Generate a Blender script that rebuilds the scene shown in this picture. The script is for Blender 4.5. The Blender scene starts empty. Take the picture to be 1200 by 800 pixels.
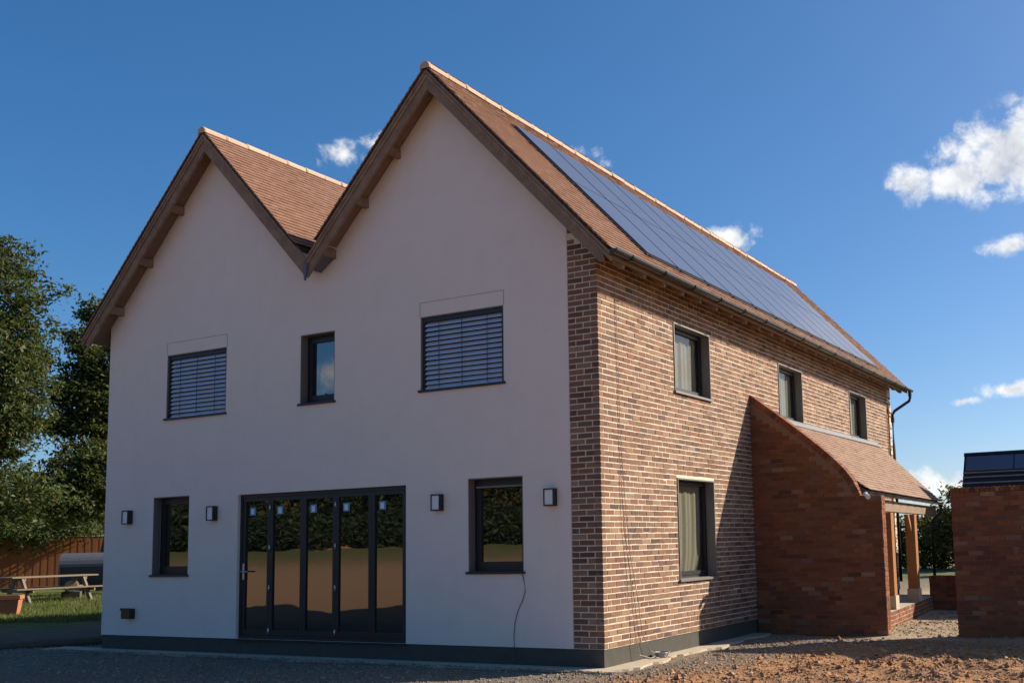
import bpy, math, random
import numpy as np
from mathutils import Vector, Matrix
random.seed(7); RNG = np.random.default_rng(11)
scene = bpy.context.scene
COL = scene.collection
R_ = math.radians

# ------------------------------------------------------------------ camera
C = np.array([6.57499, -11.62192, 1.31681])
CR = np.array([0.87995, 0.47448, -0.02367]); CU = np.array([0.07667, -0.09267, 0.99274]); CF = np.array([-0.46884, 0.87538, 0.11792])
FPX, PPX, PPY = 1247.086, 731.465, 486.058
cam = bpy.data.cameras.new('camera'); cam_o = bpy.data.objects.new('camera', cam); COL.objects.link(cam_o)
m = Matrix.Identity(4)
for i in range(3):
    m[i][0] = CR[i]; m[i][1] = CU[i]; m[i][2] = -CF[i]; m[i][3] = C[i]
cam_o.matrix_world = m
cam.sensor_fit = 'HORIZONTAL'; cam.sensor_width = 36; cam.lens = FPX / 1200 * 36
cam.shift_x = (600 - PPX) / 1200; cam.shift_y = (PPY - 400) / 1200
cam.clip_start = 0.1; cam.clip_end = 3000
scene.camera = cam_o

def ray(px, py):
    return CF + CR * (px - PPX) / FPX - CU * (py - PPY) / FPX
def at_dist(px, py, r):
    d = ray(px, py); d = d / math.hypot(d[0], d[1]); return C + d * r

# ------------------------------------------------------------------ sun, sky, exposure
SUN_DIR = Vector((1.0, 1.08, 0.80)).normalized()
SUN_EL = math.asin(SUN_DIR.z); SUN_AZ = math.atan2(SUN_DIR.x, SUN_DIR.y)
sun = bpy.data.lights.new('sun', 'SUN'); sun.energy = 5.0; sun.angle = R_(0.53); sun.color = (1.0, 0.88, 0.72)
sun_o = bpy.data.objects.new('sun', sun); COL.objects.link(sun_o)
sun_o.rotation_euler = SUN_DIR.to_track_quat('Z', 'Y').to_euler(); sun_o.location = (20, 20, 30)
scene.view_settings.view_transform = 'Standard'; scene.view_settings.look = 'None'
scene.view_settings.gamma = 1; scene.view_settings.exposure = 0.80; scene.view_settings.use_curve_mapping = False
SKY_STRENGTH = 0.113

class NT:
    def __init__(s, tree): s.t = tree; s.n = tree.nodes; s.l = tree.links
    def new(s, typ, **kw):
        n = s.n.new(typ)
        for k, v in kw.items(): setattr(n, k, v)
        return n
    def link(s, a, b): s.l.new(a, b)
    def put(s, sock, v):
        if isinstance(v, (int, float)):
            sock.default_value = v
        elif isinstance(v, (tuple, list)):
            sock.default_value = tuple(v) + ((1,) if len(v) == 3 and sock.type == 'RGBA' else ())
        else: s.link(v, sock)
    def math(s, op, a, b=0.0, c=0.0, clamp=False):
        n = s.new('ShaderNodeMath', operation=op, use_clamp=clamp)
        for i, v in enumerate((a, b, c)): s.put(n.inputs[i], v)
        return n.outputs[0]
    def noise(s, vec, scale, detail=4, rough=0.55, dist=0.0, out='Fac'):
        n = s.new('ShaderNodeTexNoise'); s.put(n.inputs['Vector'], vec) if vec is not None else None
        n.inputs['Scale'].default_value = scale; n.inputs['Detail'].default_value = detail
        n.inputs['Roughness'].default_value = rough; n.inputs['Distortion'].default_value = dist
        return n.outputs[out]
    def smooth(s, v, a, b, lo=0.0, hi=1.0):
        n = s.new('ShaderNodeMapRange', interpolation_type='SMOOTHSTEP'); s.put(n.inputs['Value'], v)
        n.inputs['From Min'].default_value = a; n.inputs['From Max'].default_value = b
        n.inputs['To Min'].default_value = lo; n.inputs['To Max'].default_value = hi
        return n.outputs[0]
    def ramp(s, fac, stops, interp='LINEAR'):
        n = s.new('ShaderNodeValToRGB'); n.color_ramp.interpolation = interp; s.put(n.inputs[0], fac)
        e = n.color_ramp.elements
        while len(e) < len(stops): e.new(0.5)
        for el, (p, c) in zip(e, stops): el.position = p; el.color = tuple(c) + (1,)
        return n.outputs[0]
    def mix(s, fac, a, b, blend='MIX'):
        n = s.new('ShaderNodeMix', data_type='RGBA', blend_type=blend)
        s.put(n.inputs[0], fac); s.put(n.inputs[6], a); s.put(n.inputs[7], b)
        return n.outputs[2]

world = bpy.data.worlds.new('World'); scene.world = world; world.use_nodes = True
w = NT(world.node_tree); w.n.clear()
tc = w.new('ShaderNodeTexCoord')
sky = w.new('ShaderNodeTexSky', sky_type='NISHITA'); sky.sun_disc = False
sky.sun_elevation = SUN_EL; sky.sun_rotation = SUN_AZ
sky.altitude = 0; sky.air_density = 0.7; sky.dust_density = 1.0; sky.ozone_density = 4.0
hs = w.new('ShaderNodeHueSaturation'); hs.inputs['Saturation'].default_value = 1.36
gm = w.new('ShaderNodeGamma'); gm.inputs['Gamma'].default_value = .8; w.link(sky.outputs[0], gm.inputs['Color']); w.link(gm.outputs[0], hs.inputs['Color'])
bg = w.new('ShaderNodeBackground'); bg.inputs['Strength'].default_value = SKY_STRENGTH; w.link(hs.outputs[0], bg.inputs['Color'])
sep = w.new('ShaderNodeSeparateXYZ'); w.link(tc.outputs['Generated'], sep.inputs[0])
az = w.math('MULTIPLY', w.math('ARCTAN2', sep.outputs[0], sep.outputs[1]), 180 / math.pi)
el = w.math('MULTIPLY', w.math('ARCSINE', sep.outputs[2]), 180 / math.pi)
# clouds: azimuth, elevation, half width, half height (degrees), weight
clouds = [(-7.3, 18.7, 3.0, 2.1, 1.15), (-9.8, 18.0, 1.6, 1.2, 1.05), (-5.2, 19.4, 3.0, 2.2, 1.1), (-12.4, 17.9, 1.1, 1.25, 1.0), (-7.6, 14.3, 1.7, .75, .85),
          (-5.6, 14.2, 1.6, .9, .8), (-7.9, 7.2, 1.6, .65, .9), (-5.6, 7.4, 1.6, .8, .9), (-10.3, 6.75, 1.0, .42, .75), (-12.0, 2.5, 2.4, 1.1, .95),
          (-9.3, 2.3, 2.2, 1.2, .95), (-15.5, 2.2, 2.0, .9, .9), (-22.2, 16.0, 1.7, 1.15, .95), (-23.6, 15.5, 1.0, .55, .8), (-30.4, 20.6, 2.4, 1.0, .52), (-28.7, 20.0, 1.5, 1.0, .55),
          (-43.2, 20.2, 2.2, 1.2, .66), (-41.4, 20.8, 1.5, 1.0, .64), (6, 16, 3, 1.5, .9), (24, 9, 4, 1.4, .9), (60, 14, 4, 1.6, .9), (100, 8, 5, 1.5, .9),
          (-75, 10, 4, 1.3, .8), (-110, 14, 5, 1.6, .9), (-140, 9, 5, 1.6, .9), (160, 12, 5, 1.8, .9), (130, 18, 4, 1.6, .8)]
ae = w.new('ShaderNodeCombineXYZ'); w.link(az, ae.inputs[0]); w.link(el, ae.inputs[1])
F = None
for (a0, e0, sa, se, wt) in clouds:
    v1 = w.new('ShaderNodeVectorMath', operation='SUBTRACT'); w.link(ae.outputs[0], v1.inputs[0]); v1.inputs[1].default_value = (a0, e0, 0)
    v2 = w.new('ShaderNodeVectorMath', operation='MULTIPLY'); w.link(v1.outputs[0], v2.inputs[0]); v2.inputs[1].default_value = (.75 / sa, .95 / se, 0)
    v3 = w.new('ShaderNodeVectorMath', operation='LENGTH'); w.link(v2.outputs[0], v3.inputs[0])
    q = w.math('SUBTRACT', wt, v3.outputs['Value'])
    F = q if F is None else w.math('MAXIMUM', F, q)
n1 = w.noise(tc.outputs['Generated'], 34, 8, .62, .3)
n2 = w.noise(tc.outputs['Generated'], 95, 6, .6)
dens = w.math('ADD', F, w.math('ADD', w.math('MULTIPLY', w.math('SUBTRACT', n1, .5), 1.9), w.math('MULTIPLY', w.math('SUBTRACT', n2, .5), .5)))
alpha = w.math('MULTIPLY', w.smooth(dens, .08, .72), w.smooth(F, -.2, .2))
sh = w.new('ShaderNodeVectorMath', operation='ADD'); w.link(tc.outputs['Generated'], sh.inputs[0]); sh.inputs[1].default_value = tuple(SUN_DIR * .016)
n3 = w.noise(sh.outputs[0], 34, 5, .6, .3)
shade = w.math('ADD', w.math('ADD', .62, w.math('MULTIPLY', w.math('SUBTRACT', n1, n3), 2.6)), w.smooth(dens, .3, 1.2, .25, -.12), clamp=True)
ccol = w.mix(shade, (.33, .355, .40), (.60, .60, .60))
bgc = w.new('ShaderNodeBackground'); w.link(ccol, bgc.inputs['Color']); bgc.inputs['Strength'].default_value = 1.0
mixs = w.new('ShaderNodeMixShader'); w.link(w.math('MULTIPLY', alpha, .94), mixs.inputs[0]); w.link(bg.outputs[0], mixs.inputs[1]); w.link(bgc.outputs[0], mixs.inputs[2])
wo = w.new('ShaderNodeOutputWorld'); w.link(mixs.outputs[0], wo.inputs[0])

# ------------------------------------------------------------------ materials
def mat(name):
    mt = bpy.data.materials.new(name); mt.use_nodes = True
    t = NT(mt.node_tree); p = t.n['Principled BSDF']
    return mt, t, p
def coords(t): return t.new('ShaderNodeTexCoord').outputs['Object']
def geo(t): return t.new('ShaderNodeNewGeometry')
def rnd(t):
    a = geo(t).outputs['Random Per Island']; b = t.new('ShaderNodeObjectInfo').outputs['Random']
    return t.math('FRACT', t.math('ADD', a, b))
def wpos(t): return geo(t).outputs['Position']
def bump(t, p, h, strength, dist):
    b = t.new('ShaderNodeBump'); b.inputs['Strength'].default_value = strength; b.inputs['Distance'].default_value = dist
    t.put(b.inputs['Height'], h); t.link(b.outputs[0], p.inputs['Normal'])
M = {}
def simple(name, col, rough=.6, spec=.5, metal=0, var=.12, scale=6, bmp=0):
    mt, t, p = mat(name)
    n = t.noise(wpos(t), scale, 5)
    c = t.mix(n, tuple(x * (1 - var) for x in col), tuple(min(1, x * (1 + var)) for x in col))
    t.link(c, p.inputs['Base Color']); p.inputs['Roughness'].default_value = rough
    p.inputs['Specular IOR Level'].default_value = spec; p.inputs['Metallic'].default_value = metal
    if bmp: bump(t, p, t.noise(wpos(t), scale * 8, 4), bmp, .01)
    M[name] = mt; return mt
def brickmat(name, stops, var=.25):
    mt, t, p = mat(name)
    r = rnd(t); c = t.ramp(r, stops)
    n = t.noise(wpos(t), 38, 5, .65); n2 = t.noise(wpos(t), 1.3, 3)
    c = t.mix(t.smooth(n, .3, .7, 0, var), c, tuple(.5 * x for x in stops[1][1]))
    c = t.mix(t.smooth(n2, .35, .7, 0, .22), c, tuple(.72 * x for x in stops[0][1]))
    c = t.mix(t.smooth(t.noise(wpos(t), 7, 6, .7), .60, .72, 0, .25), c, (.50, .42, .33))
    t.link(c, p.inputs['Base Color']); p.inputs['Roughness'].default_value = .9; p.inputs['Specular IOR Level'].default_value = .2
    bump(t, p, t.noise(wpos(t), 130, 5, .7), .6, .004)
    M[name] = mt
brickmat('brick_multi', [(0, (.26, .135, .08)), (.14, (.155, .08, .055)), (.28, (.30, .175, .105)), (.42, (.20, .108, .07)), (.55, (.27, .16, .10)), (.66, (.125, .08, .062)), (.78, (.34, .225, .145)), (.88, (.19, .10, .068)), (.95, (.09, .062, .053)), (1, (.24, .165, .12))])
brickmat('brick_red', [(0, (.235, .088, .042)), (.2, (.17, .064, .034)), (.4, (.27, .10, .045)), (.58, (.21, .08, .042)), (.72, (.13, .052, .032)), (.86, (.29, .125, .062)), (.93, (.075, .038, .028)), (1, (.33, .19, .125))])
brickmat('tile', [(0, (.235, .128, .086)), (.2, (.215, .114, .075)), (.45, (.25, .14, .094)), (.7, (.225, .122, .081)), (.9, (.27, .155, .105)), (1, (.195, .10, .066))], .12)
brickmat('tile_tan', [(0, (.33, .22, .158)), (.2, (.31, .205, .146)), (.45, (.345, .232, .168)), (.7, (.32, .213, .152)), (.88, (.36, .245, .178)), (1, (.285, .182, .13))], .1)
brickmat('ridge', [(0, (.56, .39, .28)), (.4, (.52, .35, .25)), (.7, (.60, .43, .315)), (1, (.48, .32, .225))], .12)
simple('mortar', (.62, .54, .43), .95, .1, var=.15, scale=9, bmp=.5)
simple('mortar_red', (.235, .135, .085), .95, .1, var=.2, scale=9, bmp=.5)
def rendermat():
    mt, t, p = mat('render')
    n = t.noise(wpos(t), .55, 4); n2 = t.noise(wpos(t), 3.2, 5, .6)
    c = t.mix(n, (.715, .63, .565), (.765, .675, .61)); c = t.mix(t.smooth(n2, .35, .75, 0, .4), c, (.675, .59, .53))
    st = t.new('ShaderNodeMapping'); st.inputs['Scale'].default_value = (4, 4, .5); t.link(wpos(t), st.inputs[0])
    c = t.mix(t.smooth(t.noise(st.outputs[0], 1.0, 5, .6), .52, .8, 0, .16), c, (.575, .50, .45))
    t.link(c, p.inputs['Base Color']); p.inputs['Roughness'].default_value = .92; p.inputs['Specular IOR Level'].default_value = .15
    bump(t, p, t.math('ADD', t.noise(wpos(t), 240, 4, .7), t.math('MULTIPLY', t.noise(wpos(t), 9, 3), 1.6)), .35, .004)
    M['render'] = mt
rendermat()
simple('plinth', (.075, .07, .06), .9, .2, var=.22, scale=7, bmp=.4)
simple('concrete', (.46, .39, .29), .95, .15, var=.25, scale=7, bmp=.6)
simple('frame', (.013, .0135, .015), .45, .5, var=.1)
simple('lining', (.16, .148, .135), .5, .5, var=.1)
simple('aluminium', (.42, .43, .44), .42, .5, metal=.3, var=.05)
simple('slat', (.50, .53, .60), .45, .5, metal=.2, var=.05)
simple('black_plastic', (.012, .012, .014), .35, .5, var=.1)
simple('gutter', (.025, .026, .029), .3, .5, var=.15)
simple('lead', (.21, .22, .235), .55, .4, var=.25, scale=10)
simple('lead_dark', (.10, .11, .13), .55, .4, var=.25, scale=10)
simple('white_plastic', (.75, .75, .74), .4, .5, var=.04)
simple('sticker_blue', (.10, .32, .55), .5, .4, var=.05)
simple('steel', (.55, .53, .50), .35, .5, metal=.8, var=.08)
simple('plaster', (.22, .20, .18), .9, .1)
simple('cable_grey', (.30, .28, .27), .5, .4)
simple('cable_dark', (.03, .03, .035), .5, .4)
simple('terracotta', (.36, .13, .07), .85, .2, var=.2)
simple('shed_pale', (.52, .50, .44), .8, .2, var=.2)
simple('trailer_grey', (.085, .09, .105), .5, .5, var=.2)
simple('trailer_pale', (.36, .37, .36), .5, .5, var=.2)
simple('log', (.50, .42, .30), .9, .1, var=.3)
def woodmat(name, c0, c1, stretch=(1.5, 1.5, 14), rough=.75):
    mt, t, p = mat(name)
    mp = t.new('ShaderNodeMapping'); mp.inputs['Scale'].default_value = stretch; t.link(coords(t), mp.inputs[0])
    n = t.noise(mp.outputs[0], 6, 6, .65, .6); r = rnd(t)
    c = t.mix(t.smooth(n, .3, .72), c0, c1); c = t.mix(t.math('MULTIPLY', r, .35), c, tuple(x * .55 for x in c1))
    t.link(c, p.inputs['Base Color']); p.inputs['Roughness'].default_value = rough; p.inputs['Specular IOR Level'].default_value = .25
    bump(t, p, n, .3, .004); M[name] = mt
woodmat('oak_weathered', (.20, .132, .086), (.31, .215, .145), (.9, 1, .9))
woodmat('oak_fresh', (.27, .115, .04), (.36, .17, .065), (14, 14, 1.2))
woodmat('soffit', (.17, .115, .08), (.24, .165, .115), (2, 9, 2))
woodmat('fence_wood', (.21, .076, .032), (.30, .118, .05), (10, 10, 1.5))
woodmat('table_wood', (.19, .145, .10), (.27, .21, .15), (3, 14, 14))
woodmat('bark', (.07, .055, .04), (.13, .10, .075), (8, 8, 2))

def glassmats():
    mt, t, p = mat('glass_dark')     # coated glazing over a dark room: strong mirror
    p.inputs['Base Color'].default_value = (.006, .007, .008, 1); p.inputs['Roughness'].default_value = .012
    p.inputs['IOR'].default_value = 2.3
    bump(t, p, t.noise(wpos(t), 1.3, 2), .11, .012)
    M['glass_dark'] = mt
    mt, t, p = mat('glass_clear'); t.n.remove(p)
    gl = t.new('ShaderNodeBsdfGlossy'); gl.inputs['Roughness'].default_value = .01
    tr = t.new('ShaderNodeBsdfTransparent'); tr.inputs['Color'].default_value = (.80, .82, .80, 1)
    fr = t.new('ShaderNodeFresnel'); fr.inputs['IOR'].default_value = 1.6
    nb_ = t.math('MULTIPLY', fr.outputs[0], t.math('SUBTRACT', 1.0, geo(t).outputs['Backfacing']))
    mx = t.new('ShaderNodeMixShader'); t.link(nb_, mx.inputs[0]); t.link(tr.outputs[0], mx.inputs[1]); t.link(gl.outputs[0], mx.inputs[2])
    t.link(mx.outputs[0], t.n['Material Output'].inputs[0]); M['glass_clear'] = mt
    mt, t, p = mat('solar_glass')
    o = wpos(t); n = t.noise(o, .8, 3)
    t.link(t.mix(n, (.055, .07, .115), (.075, .09, .135)), p.inputs['Base Color'])
    p.inputs['Roughness'].default_value = .28; p.inputs['IOR'].default_value = 1.9
    M['solar_glass'] = mt
    mt, t, p = mat('curtain')
    n = t.noise(wpos(t), 60, 3); t.link(t.mix(n, (.36, .315, .25), (.43, .38, .30)), p.inputs['Base Color']); p.inputs['Roughness'].default_value = .95
    M['curtain'] = mt
    mt, t, p = mat('lamp_diffuser')
    p.inputs['Base Color'].default_value = (.72, .72, .74, 1); p.inputs['Roughness'].default_value = .5; M['lamp_diffuser'] = mt
glassmats()
def leafmat(name, stops, trans=.35):
    mt, t, p = mat(name)
    c = t.ramp(rnd(t), stops); t.link(c, p.inputs['Base Color']); p.inputs['Roughness'].default_value = .55; p.inputs['Specular IOR Level'].default_value = .35
    tl = t.new('ShaderNodeBsdfTranslucent'); t.link(t.mix(.5, c, (.16, .20, .03)), tl.inputs['Color'])
    mx = t.new('ShaderNodeMixShader'); mx.inputs[0].default_value = trans
    t.link(p.outputs[0], mx.inputs[1]); t.link(tl.outputs[0], mx.inputs[2]); t.link(mx.outputs[0], t.n['Material Output'].inputs[0]); M[name] = mt
leafmat('leaf', [(0, (.035, .058, .018)), (.35, (.06, .085, .025)), (.65, (.085, .105, .032)), (.85, (.05, .07, .02)), (.95, (.13, .12, .04)), (1, (.15, .10, .03))])
leafmat('leaf_dark', [(0, (.022, .040, .014)), (.5, (.04, .06, .02)), (1, (.07, .085, .028))])
leafmat('leaf_autumn', [(0, (.05, .07, .02)), (.4, (.09, .10, .03)), (.7, (.16, .13, .03)), (1, (.22, .14, .035))])
leafmat('grass', [(0, (.07, .105, .02)), (.5, (.12, .15, .035)), (1, (.19, .19, .06))], .4)
def stonemat(name, stops, rough=.9):
    mt, t, p = mat(name)
    c = t.ramp(rnd(t), stops); n = t.noise(wpos(t), 60, 4)
    t.link(t.mix(t.smooth(n, .35, .7, 0, .4), c, tuple(x * .6 for x in stops[1][1])), p.inputs['Base Color'])
    p.inputs['Roughness'].default_value = rough; p.inputs['Specular IOR Level'].default_value = .2; M[name] = mt
stonemat('gravel', [(0, (.17, .13, .098)), (.3, (.28, .225, .17)), (.6, (.22, .18, .145)), (.85, (.38, .315, .24)), (1, (.09, .075, .065))])
stonemat('clod', [(0, (.29, .135, .06)), (.3, (.38, .19, .09)), (.6, (.33, .17, .08)), (.85, (.46, .28, .15)), (1, (.46, .36, .26))])
def groundmat():
    mt, t, p = mat('ground')
    o = wpos(t); s = t.new('ShaderNodeSeparateXYZ'); t.link(o, s.inputs[0]); x, y = s.outputs[0], s.outputs[1]
    nb = t.noise(o, .35, 5); nm = t.noise(o, 2.5, 6, .65); nf = t.noise(o, 22, 6, .7)
    gravel = t.ramp(nf, [(.25, (.10, .078, .058)), (.5, (.20, .16, .118)), (.75, (.31, .25, .185))])
    dirt = t.ramp(t.math('ADD', t.math('MULTIPLY', nm, .55), t.math('MULTIPLY', nf, .45)), [(.25, (.22, .105, .045)), (.5, (.34, .18, .085)), (.75, (.43, .25, .135))])
    sand = t.ramp(nm, [(.3, (.30, .22, .14)), (.7, (.42, .33, .22))])
    grass = t.ramp(nm, [(.25, (.055, .075, .02)), (.55, (.10, .125, .035)), (.8, (.19, .175, .06))])
    soil = t.ramp(nm, [(.3, (.075, .058, .04)), (.7, (.15, .115, .08))])
    # zones
    wob = t.math('MULTIPLY', t.math('SUBTRACT', nb, .5), 3.0)
    zr = t.smooth(t.math('ADD', x, t.math('ADD', t.math('MULTIPLY', y, -.22), wob)), 0.5, 1.5)            # red dirt right of the house
    back = t.smooth(t.math('ADD', y, wob), 3.6, 5.0)
    c = t.mix(zr, gravel, dirt)
    c = t.mix(t.math('MULTIPLY', back, t.smooth(x, -1, 0)), c, sand)
    fs = t.math('ADD', t.math('MULTIPLY', x, -.695), t.math('MULTIPLY', y, -.72))                       # distance away in front of the house
    c = t.mix(t.smooth(t.math('ADD', fs, wob), 9, 14), c, t.mix(.5, dirt, (.42, .28, .16)))
    c = t.mix(t.smooth(t.math('ADD', fs, wob), 32, 52), c, t.mix(t.smooth(nb, .3, .7, .15, .6), grass, (.20, .17, .085)))
    lf = t.math('MULTIPLY', t.smooth(t.math('ADD', x, wob), -10.3, -11.8), t.smooth(y, -3, 0.5))
    c = t.mix(lf, c, soil)
    c = t.mix(t.math('MULTIPLY', t.smooth(t.math('ADD', x, wob), -14, -17), t.smooth(y, -1, 1.5)), c, grass)
    c = t.mix(t.math('MULTIPLY', t.smooth(y, 22, 30), t.smooth(nm, .3, .6)), c, grass)
    t.link(c, p.inputs['Base Color']); p.inputs['Roughness'].default_value = .95; p.inputs['Specular IOR Level'].default_value = .15
    bump(t, p, t.math('ADD', nf, nm), .7, .03); M['ground'] = mt
groundmat()

# ------------------------------------------------------------------ helpers
def link(o, parent=None):
    COL.objects.link(o)
    if parent is not None: o.parent = parent
    return o
def mesh(name, V, Fc, mt=None, smooth=False):
    me = bpy.data.meshes.new(name)
    me.from_pydata([tuple(map(float, v)) for v in V], [], [tuple(map(int, f)) for f in Fc])
    if mt: me.materials.append(M[mt])
    if smooth: me.polygons.foreach_set('use_smooth', [True] * len(me.polygons))
    me.update(); return me
def fast_mesh(name, V, Fq, mt):
    """V (n,3), Fq (m,k) uniform face size"""
    V = np.asarray(V, np.float32); Fq = np.asarray(Fq, np.int32); k = Fq.shape[1]
    me = bpy.data.meshes.new(name); me.vertices.add(len(V)); me.vertices.foreach_set('co', V.ravel())
    me.loops.add(Fq.size); me.loops.foreach_set('vertex_index', Fq.ravel())
    me.polygons.add(len(Fq)); me.polygons.foreach_set('loop_start', np.arange(0, Fq.size, k, dtype=np.int32))
    me.materials.append(M[mt]); me.update(calc_edges=True); me.validate()
    if name != 'ground': me.shade_flat()
    return me
def empty(name, loc, rz=0):
    o = bpy.data.objects.new(name, None); o.location = loc; o.rotation_euler = (0, 0, rz); o.empty_display_size = .2
    return link(o)
def tag(o, label=None, cat=None, group=None, kind=None):
    if label: o['label'] = label
    if cat: o['category'] = cat
    if group: o['group'] = group
    if kind: o['kind'] = kind
    return o
class MB:
    def __init__(s): s.V = []; s.F = []
    def add(s, V, Fc):
        b = len(s.V); s.V += [tuple(v) for v in V]; s.F += [tuple(b + i for i in f) for f in Fc]; return s
    def box(s, a, b, T=None):
        (x0, y0, z0), (x1, y1, z1) = a, b
        V = [(x0, y0, z0), (x1, y0, z0), (x1, y1, z0), (x0, y1, z0), (x0, y0, z1), (x1, y0, z1), (x1, y1, z1), (x0, y1, z1)]
        if T: V = [T(*v) for v in V]
        return s.add(V, [(0, 3, 2, 1), (4, 5, 6, 7), (0, 1, 5, 4), (1, 2, 6, 5), (2, 3, 7, 6), (3, 0, 4, 7)])
    def prism(s, pts, f):
        """pts 2-D polygon, f(u,v,k) -> 3-D with k 0/1"""
        n = len(pts); V = [f(u, v, 0) for u, v in pts] + [f(u, v, 1) for u, v in pts]
        return s.add(V, [tuple(range(n))[::-1], tuple(range(n, 2 * n))] + [(i, (i + 1) % n, n + (i + 1) % n, n + i) for i in range(n)])
    def tube(s, path, rad, seg=8, closed=False, half=False, cap=True):
        path = [Vector(p) for p in path]; n = len(path); rad = rad if isinstance(rad, (list, tuple)) else [rad] * n
        b = len(s.V); up = Vector((0, 0, 1))
        for i, p in enumerate(path):
            d = (path[min(i + 1, n - 1)] - path[max(i - 1, 0)]).normalized()
            a = d.cross(up); a = Vector((1, 0, 0)) if a.length < .05 else a.normalized()
            c = a.cross(d).normalized()
            for k in range(seg):
                th = 2 * math.pi * k / seg; s.V.append(tuple(p + (a * math.cos(th) + c * math.sin(th)) * rad[i]))
        for i in range(n - 1):
            for k in range(seg):
                k2 = (k + 1) % seg; s.F.append((b + i * seg + k, b + i * seg + k2, b + (i + 1) * seg + k2, b + (i + 1) * seg + k))
        if cap:
            s.F.append(tuple(b + k for k in range(seg))[::-1]); s.F.append(tuple(b + (n - 1) * seg + k for k in range(seg)))
        return s
    def build(s, name, mt, parent=None, smooth=False):
        me = mesh(name, s.V, s.F, mt, smooth); return link(bpy.data.objects.new(name, me), parent)
def inst(name, me, parent, mw):
    o = bpy.data.objects.new(name, me); link(o, parent); o.matrix_local = mw; return o

# ------------------------------------------------------------------ ground
G = -.25
def sstep(a, b, v): t = np.clip((v - a) / (b - a), 0, 1); return t * t * (3 - 2 * t)
def hgt(x, y):
    fs = -.695 * x - .72 * y
    h = G + .95 * sstep(19, 43, fs) + 1.1 * sstep(40, 62, fs)
    h = h + .25 * sstep(-13, -22, x) * sstep(-2, 3, y) * (1 - sstep(15, 30, fs))
    n = .02 * np.sin(x * 1.3 + .7 * y) * np.cos(y * 1.1 - .4 * x) + .012 * np.sin(3.1 * x + 1) * np.sin(2.7 * y)
    near = np.minimum(np.maximum(np.maximum(-9.9 - x, x - .35), np.maximum(-.35 - y, y - 15)), 1)
    return h + n * np.clip(near, 0, 1)
gs = np.sinh(np.linspace(-6.6, 6.6, 241)) * .95
gs = np.unique(np.concatenate([gs, np.linspace(-6, 6, 121)])); gs2 = gs.copy()
X, Y = np.meshgrid(gs - 1, gs2 + 0.5, indexing='ij'); Z = hgt(X, Y)
red = sstep(.9, 2.2, X - .22 * Y) * sstep(4.2, 2.8, Y) * sstep(-9, -4, Y)
Z = Z + red * (.04 * np.sin(4.1 * X + Y * 1.7) * np.sin(3.3 * Y - X) + .03 * np.sin(9 * X) * np.sin(8 * Y + 2))
ni, nj = X.shape; idx = np.arange(ni * nj).reshape(ni, nj)
Fg = np.stack([idx[:-1, :-1], idx[1:, :-1], idx[1:, 1:], idx[:-1, 1:]], -1).reshape(-1, 4)
g = link(bpy.data.objects.new('ground', fast_mesh('ground', np.stack([X, Y, Z], -1).reshape(-1, 3), Fg, 'ground'))); tag(g, kind='structure')

# concrete footing strip round the plinth
def strip(name, pts, width_noise, z0, z1):
    mb = MB(); mb.prism(pts, lambda u, v, k: (u, v, z0 if k == 0 else z1)); o = mb.build(name, 'concrete'); tag(o, kind='structure'); return o
pts = []
for x in np.arange(-10.6, .3, .085): pts.append((x, -.30 - .05 * math.sin(x * 2.3) - .035 * math.sin(x * 7.7 + 1) - random.uniform(-.012, .02)))
for y in np.arange(-.28, 5.1, .085): pts.append((.27 + .06 * math.sin(y * 2.6) + .04 * math.sin(y * 7.1) + random.uniform(-.015, .03), y))
pts += [(-.05, 5.1), (-.05, .08), (-10.5, .08)]
strip('footing_strip', pts, 0, -.30, -.222)

# ------------------------------------------------------------------ house
HX0, HX1, HY1 = -9.547, 0.0, 14.71
BP, BC = .2217, .075            # brick pitch, course
RETW = 2 * BP
XR, XL, ZR, TN = -2.5, -7.0, 8.0, 1.06      # ridges, tile plane at the ridge, slope
house = empty('house', (0, 0, 0))
tag(house, 'two-storey house with twin cream rendered gables and a brown brick side wall with solar panels', 'house')
def Tf(u, d, z): return (u, d, z)              # front wall frame: u = x, d = depth inwards
def Ts(u, d, z): return (-d, u, z)             # side wall frame: u = y
def holed(mb, u0, u1, z0, z1, holes, d0, d1, T):
    us = sorted({u0, u1, *[h[0] for h in holes], *[h[1] for h in holes]}); zs = sorted({z0, z1, *[h[2] for h in holes], *[h[3] for h in holes]})
    for a, b in zip(us, us[1:]):
        for c, e in zip(zs, zs[1:]):
            uc, zc = (a + b) / 2, (c + e) / 2
            if any(h[0] < uc < h[1] and h[2] < zc < h[3] for h in holes): continue
            for d in (d0, d1): mb.add([T(a, d, c), T(b, d, c), T(b, d, e), T(a, d, e)], [(0, 1, 2, 3)])
    for h in holes:
        a, b, c, e = h[:4]
        mb.add([T(a, d0, c), T(a, d1, c), T(a, d1, e), T(a, d0, e)], [(0, 1, 2, 3)]); mb.add([T(b, d0, c), T(b, d1, c), T(b, d1, e), T(b, d0, e)], [(0, 1, 2, 3)])
        mb.add([T(a, d0, e), T(a, d1, e), T(b, d1, e), T(b, d0, e)], [(0, 1, 2, 3)]); mb.add([T(a, d0, c), T(a, d1, c), T(b, d1, c), T(b, d0, c)], [(0, 1, 2, 3)])
ZU, ZUB, ZL, ZLB = 4.512, 3.474, 2.205, .968
FW = {'W1': (-8.106, -6.727, ZUB, ZU), 'W2': (-5.149, -4.463, ZUB, ZU), 'W3': (-2.863, -1.454, ZUB, ZU), 'W4': (-8.348, -7.503, ZLB, ZL), 'W5': (-2.059, -1.176, ZLB, ZL)}
DOOR = (-6.414, -3.122, -.016, 2.169)
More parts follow.
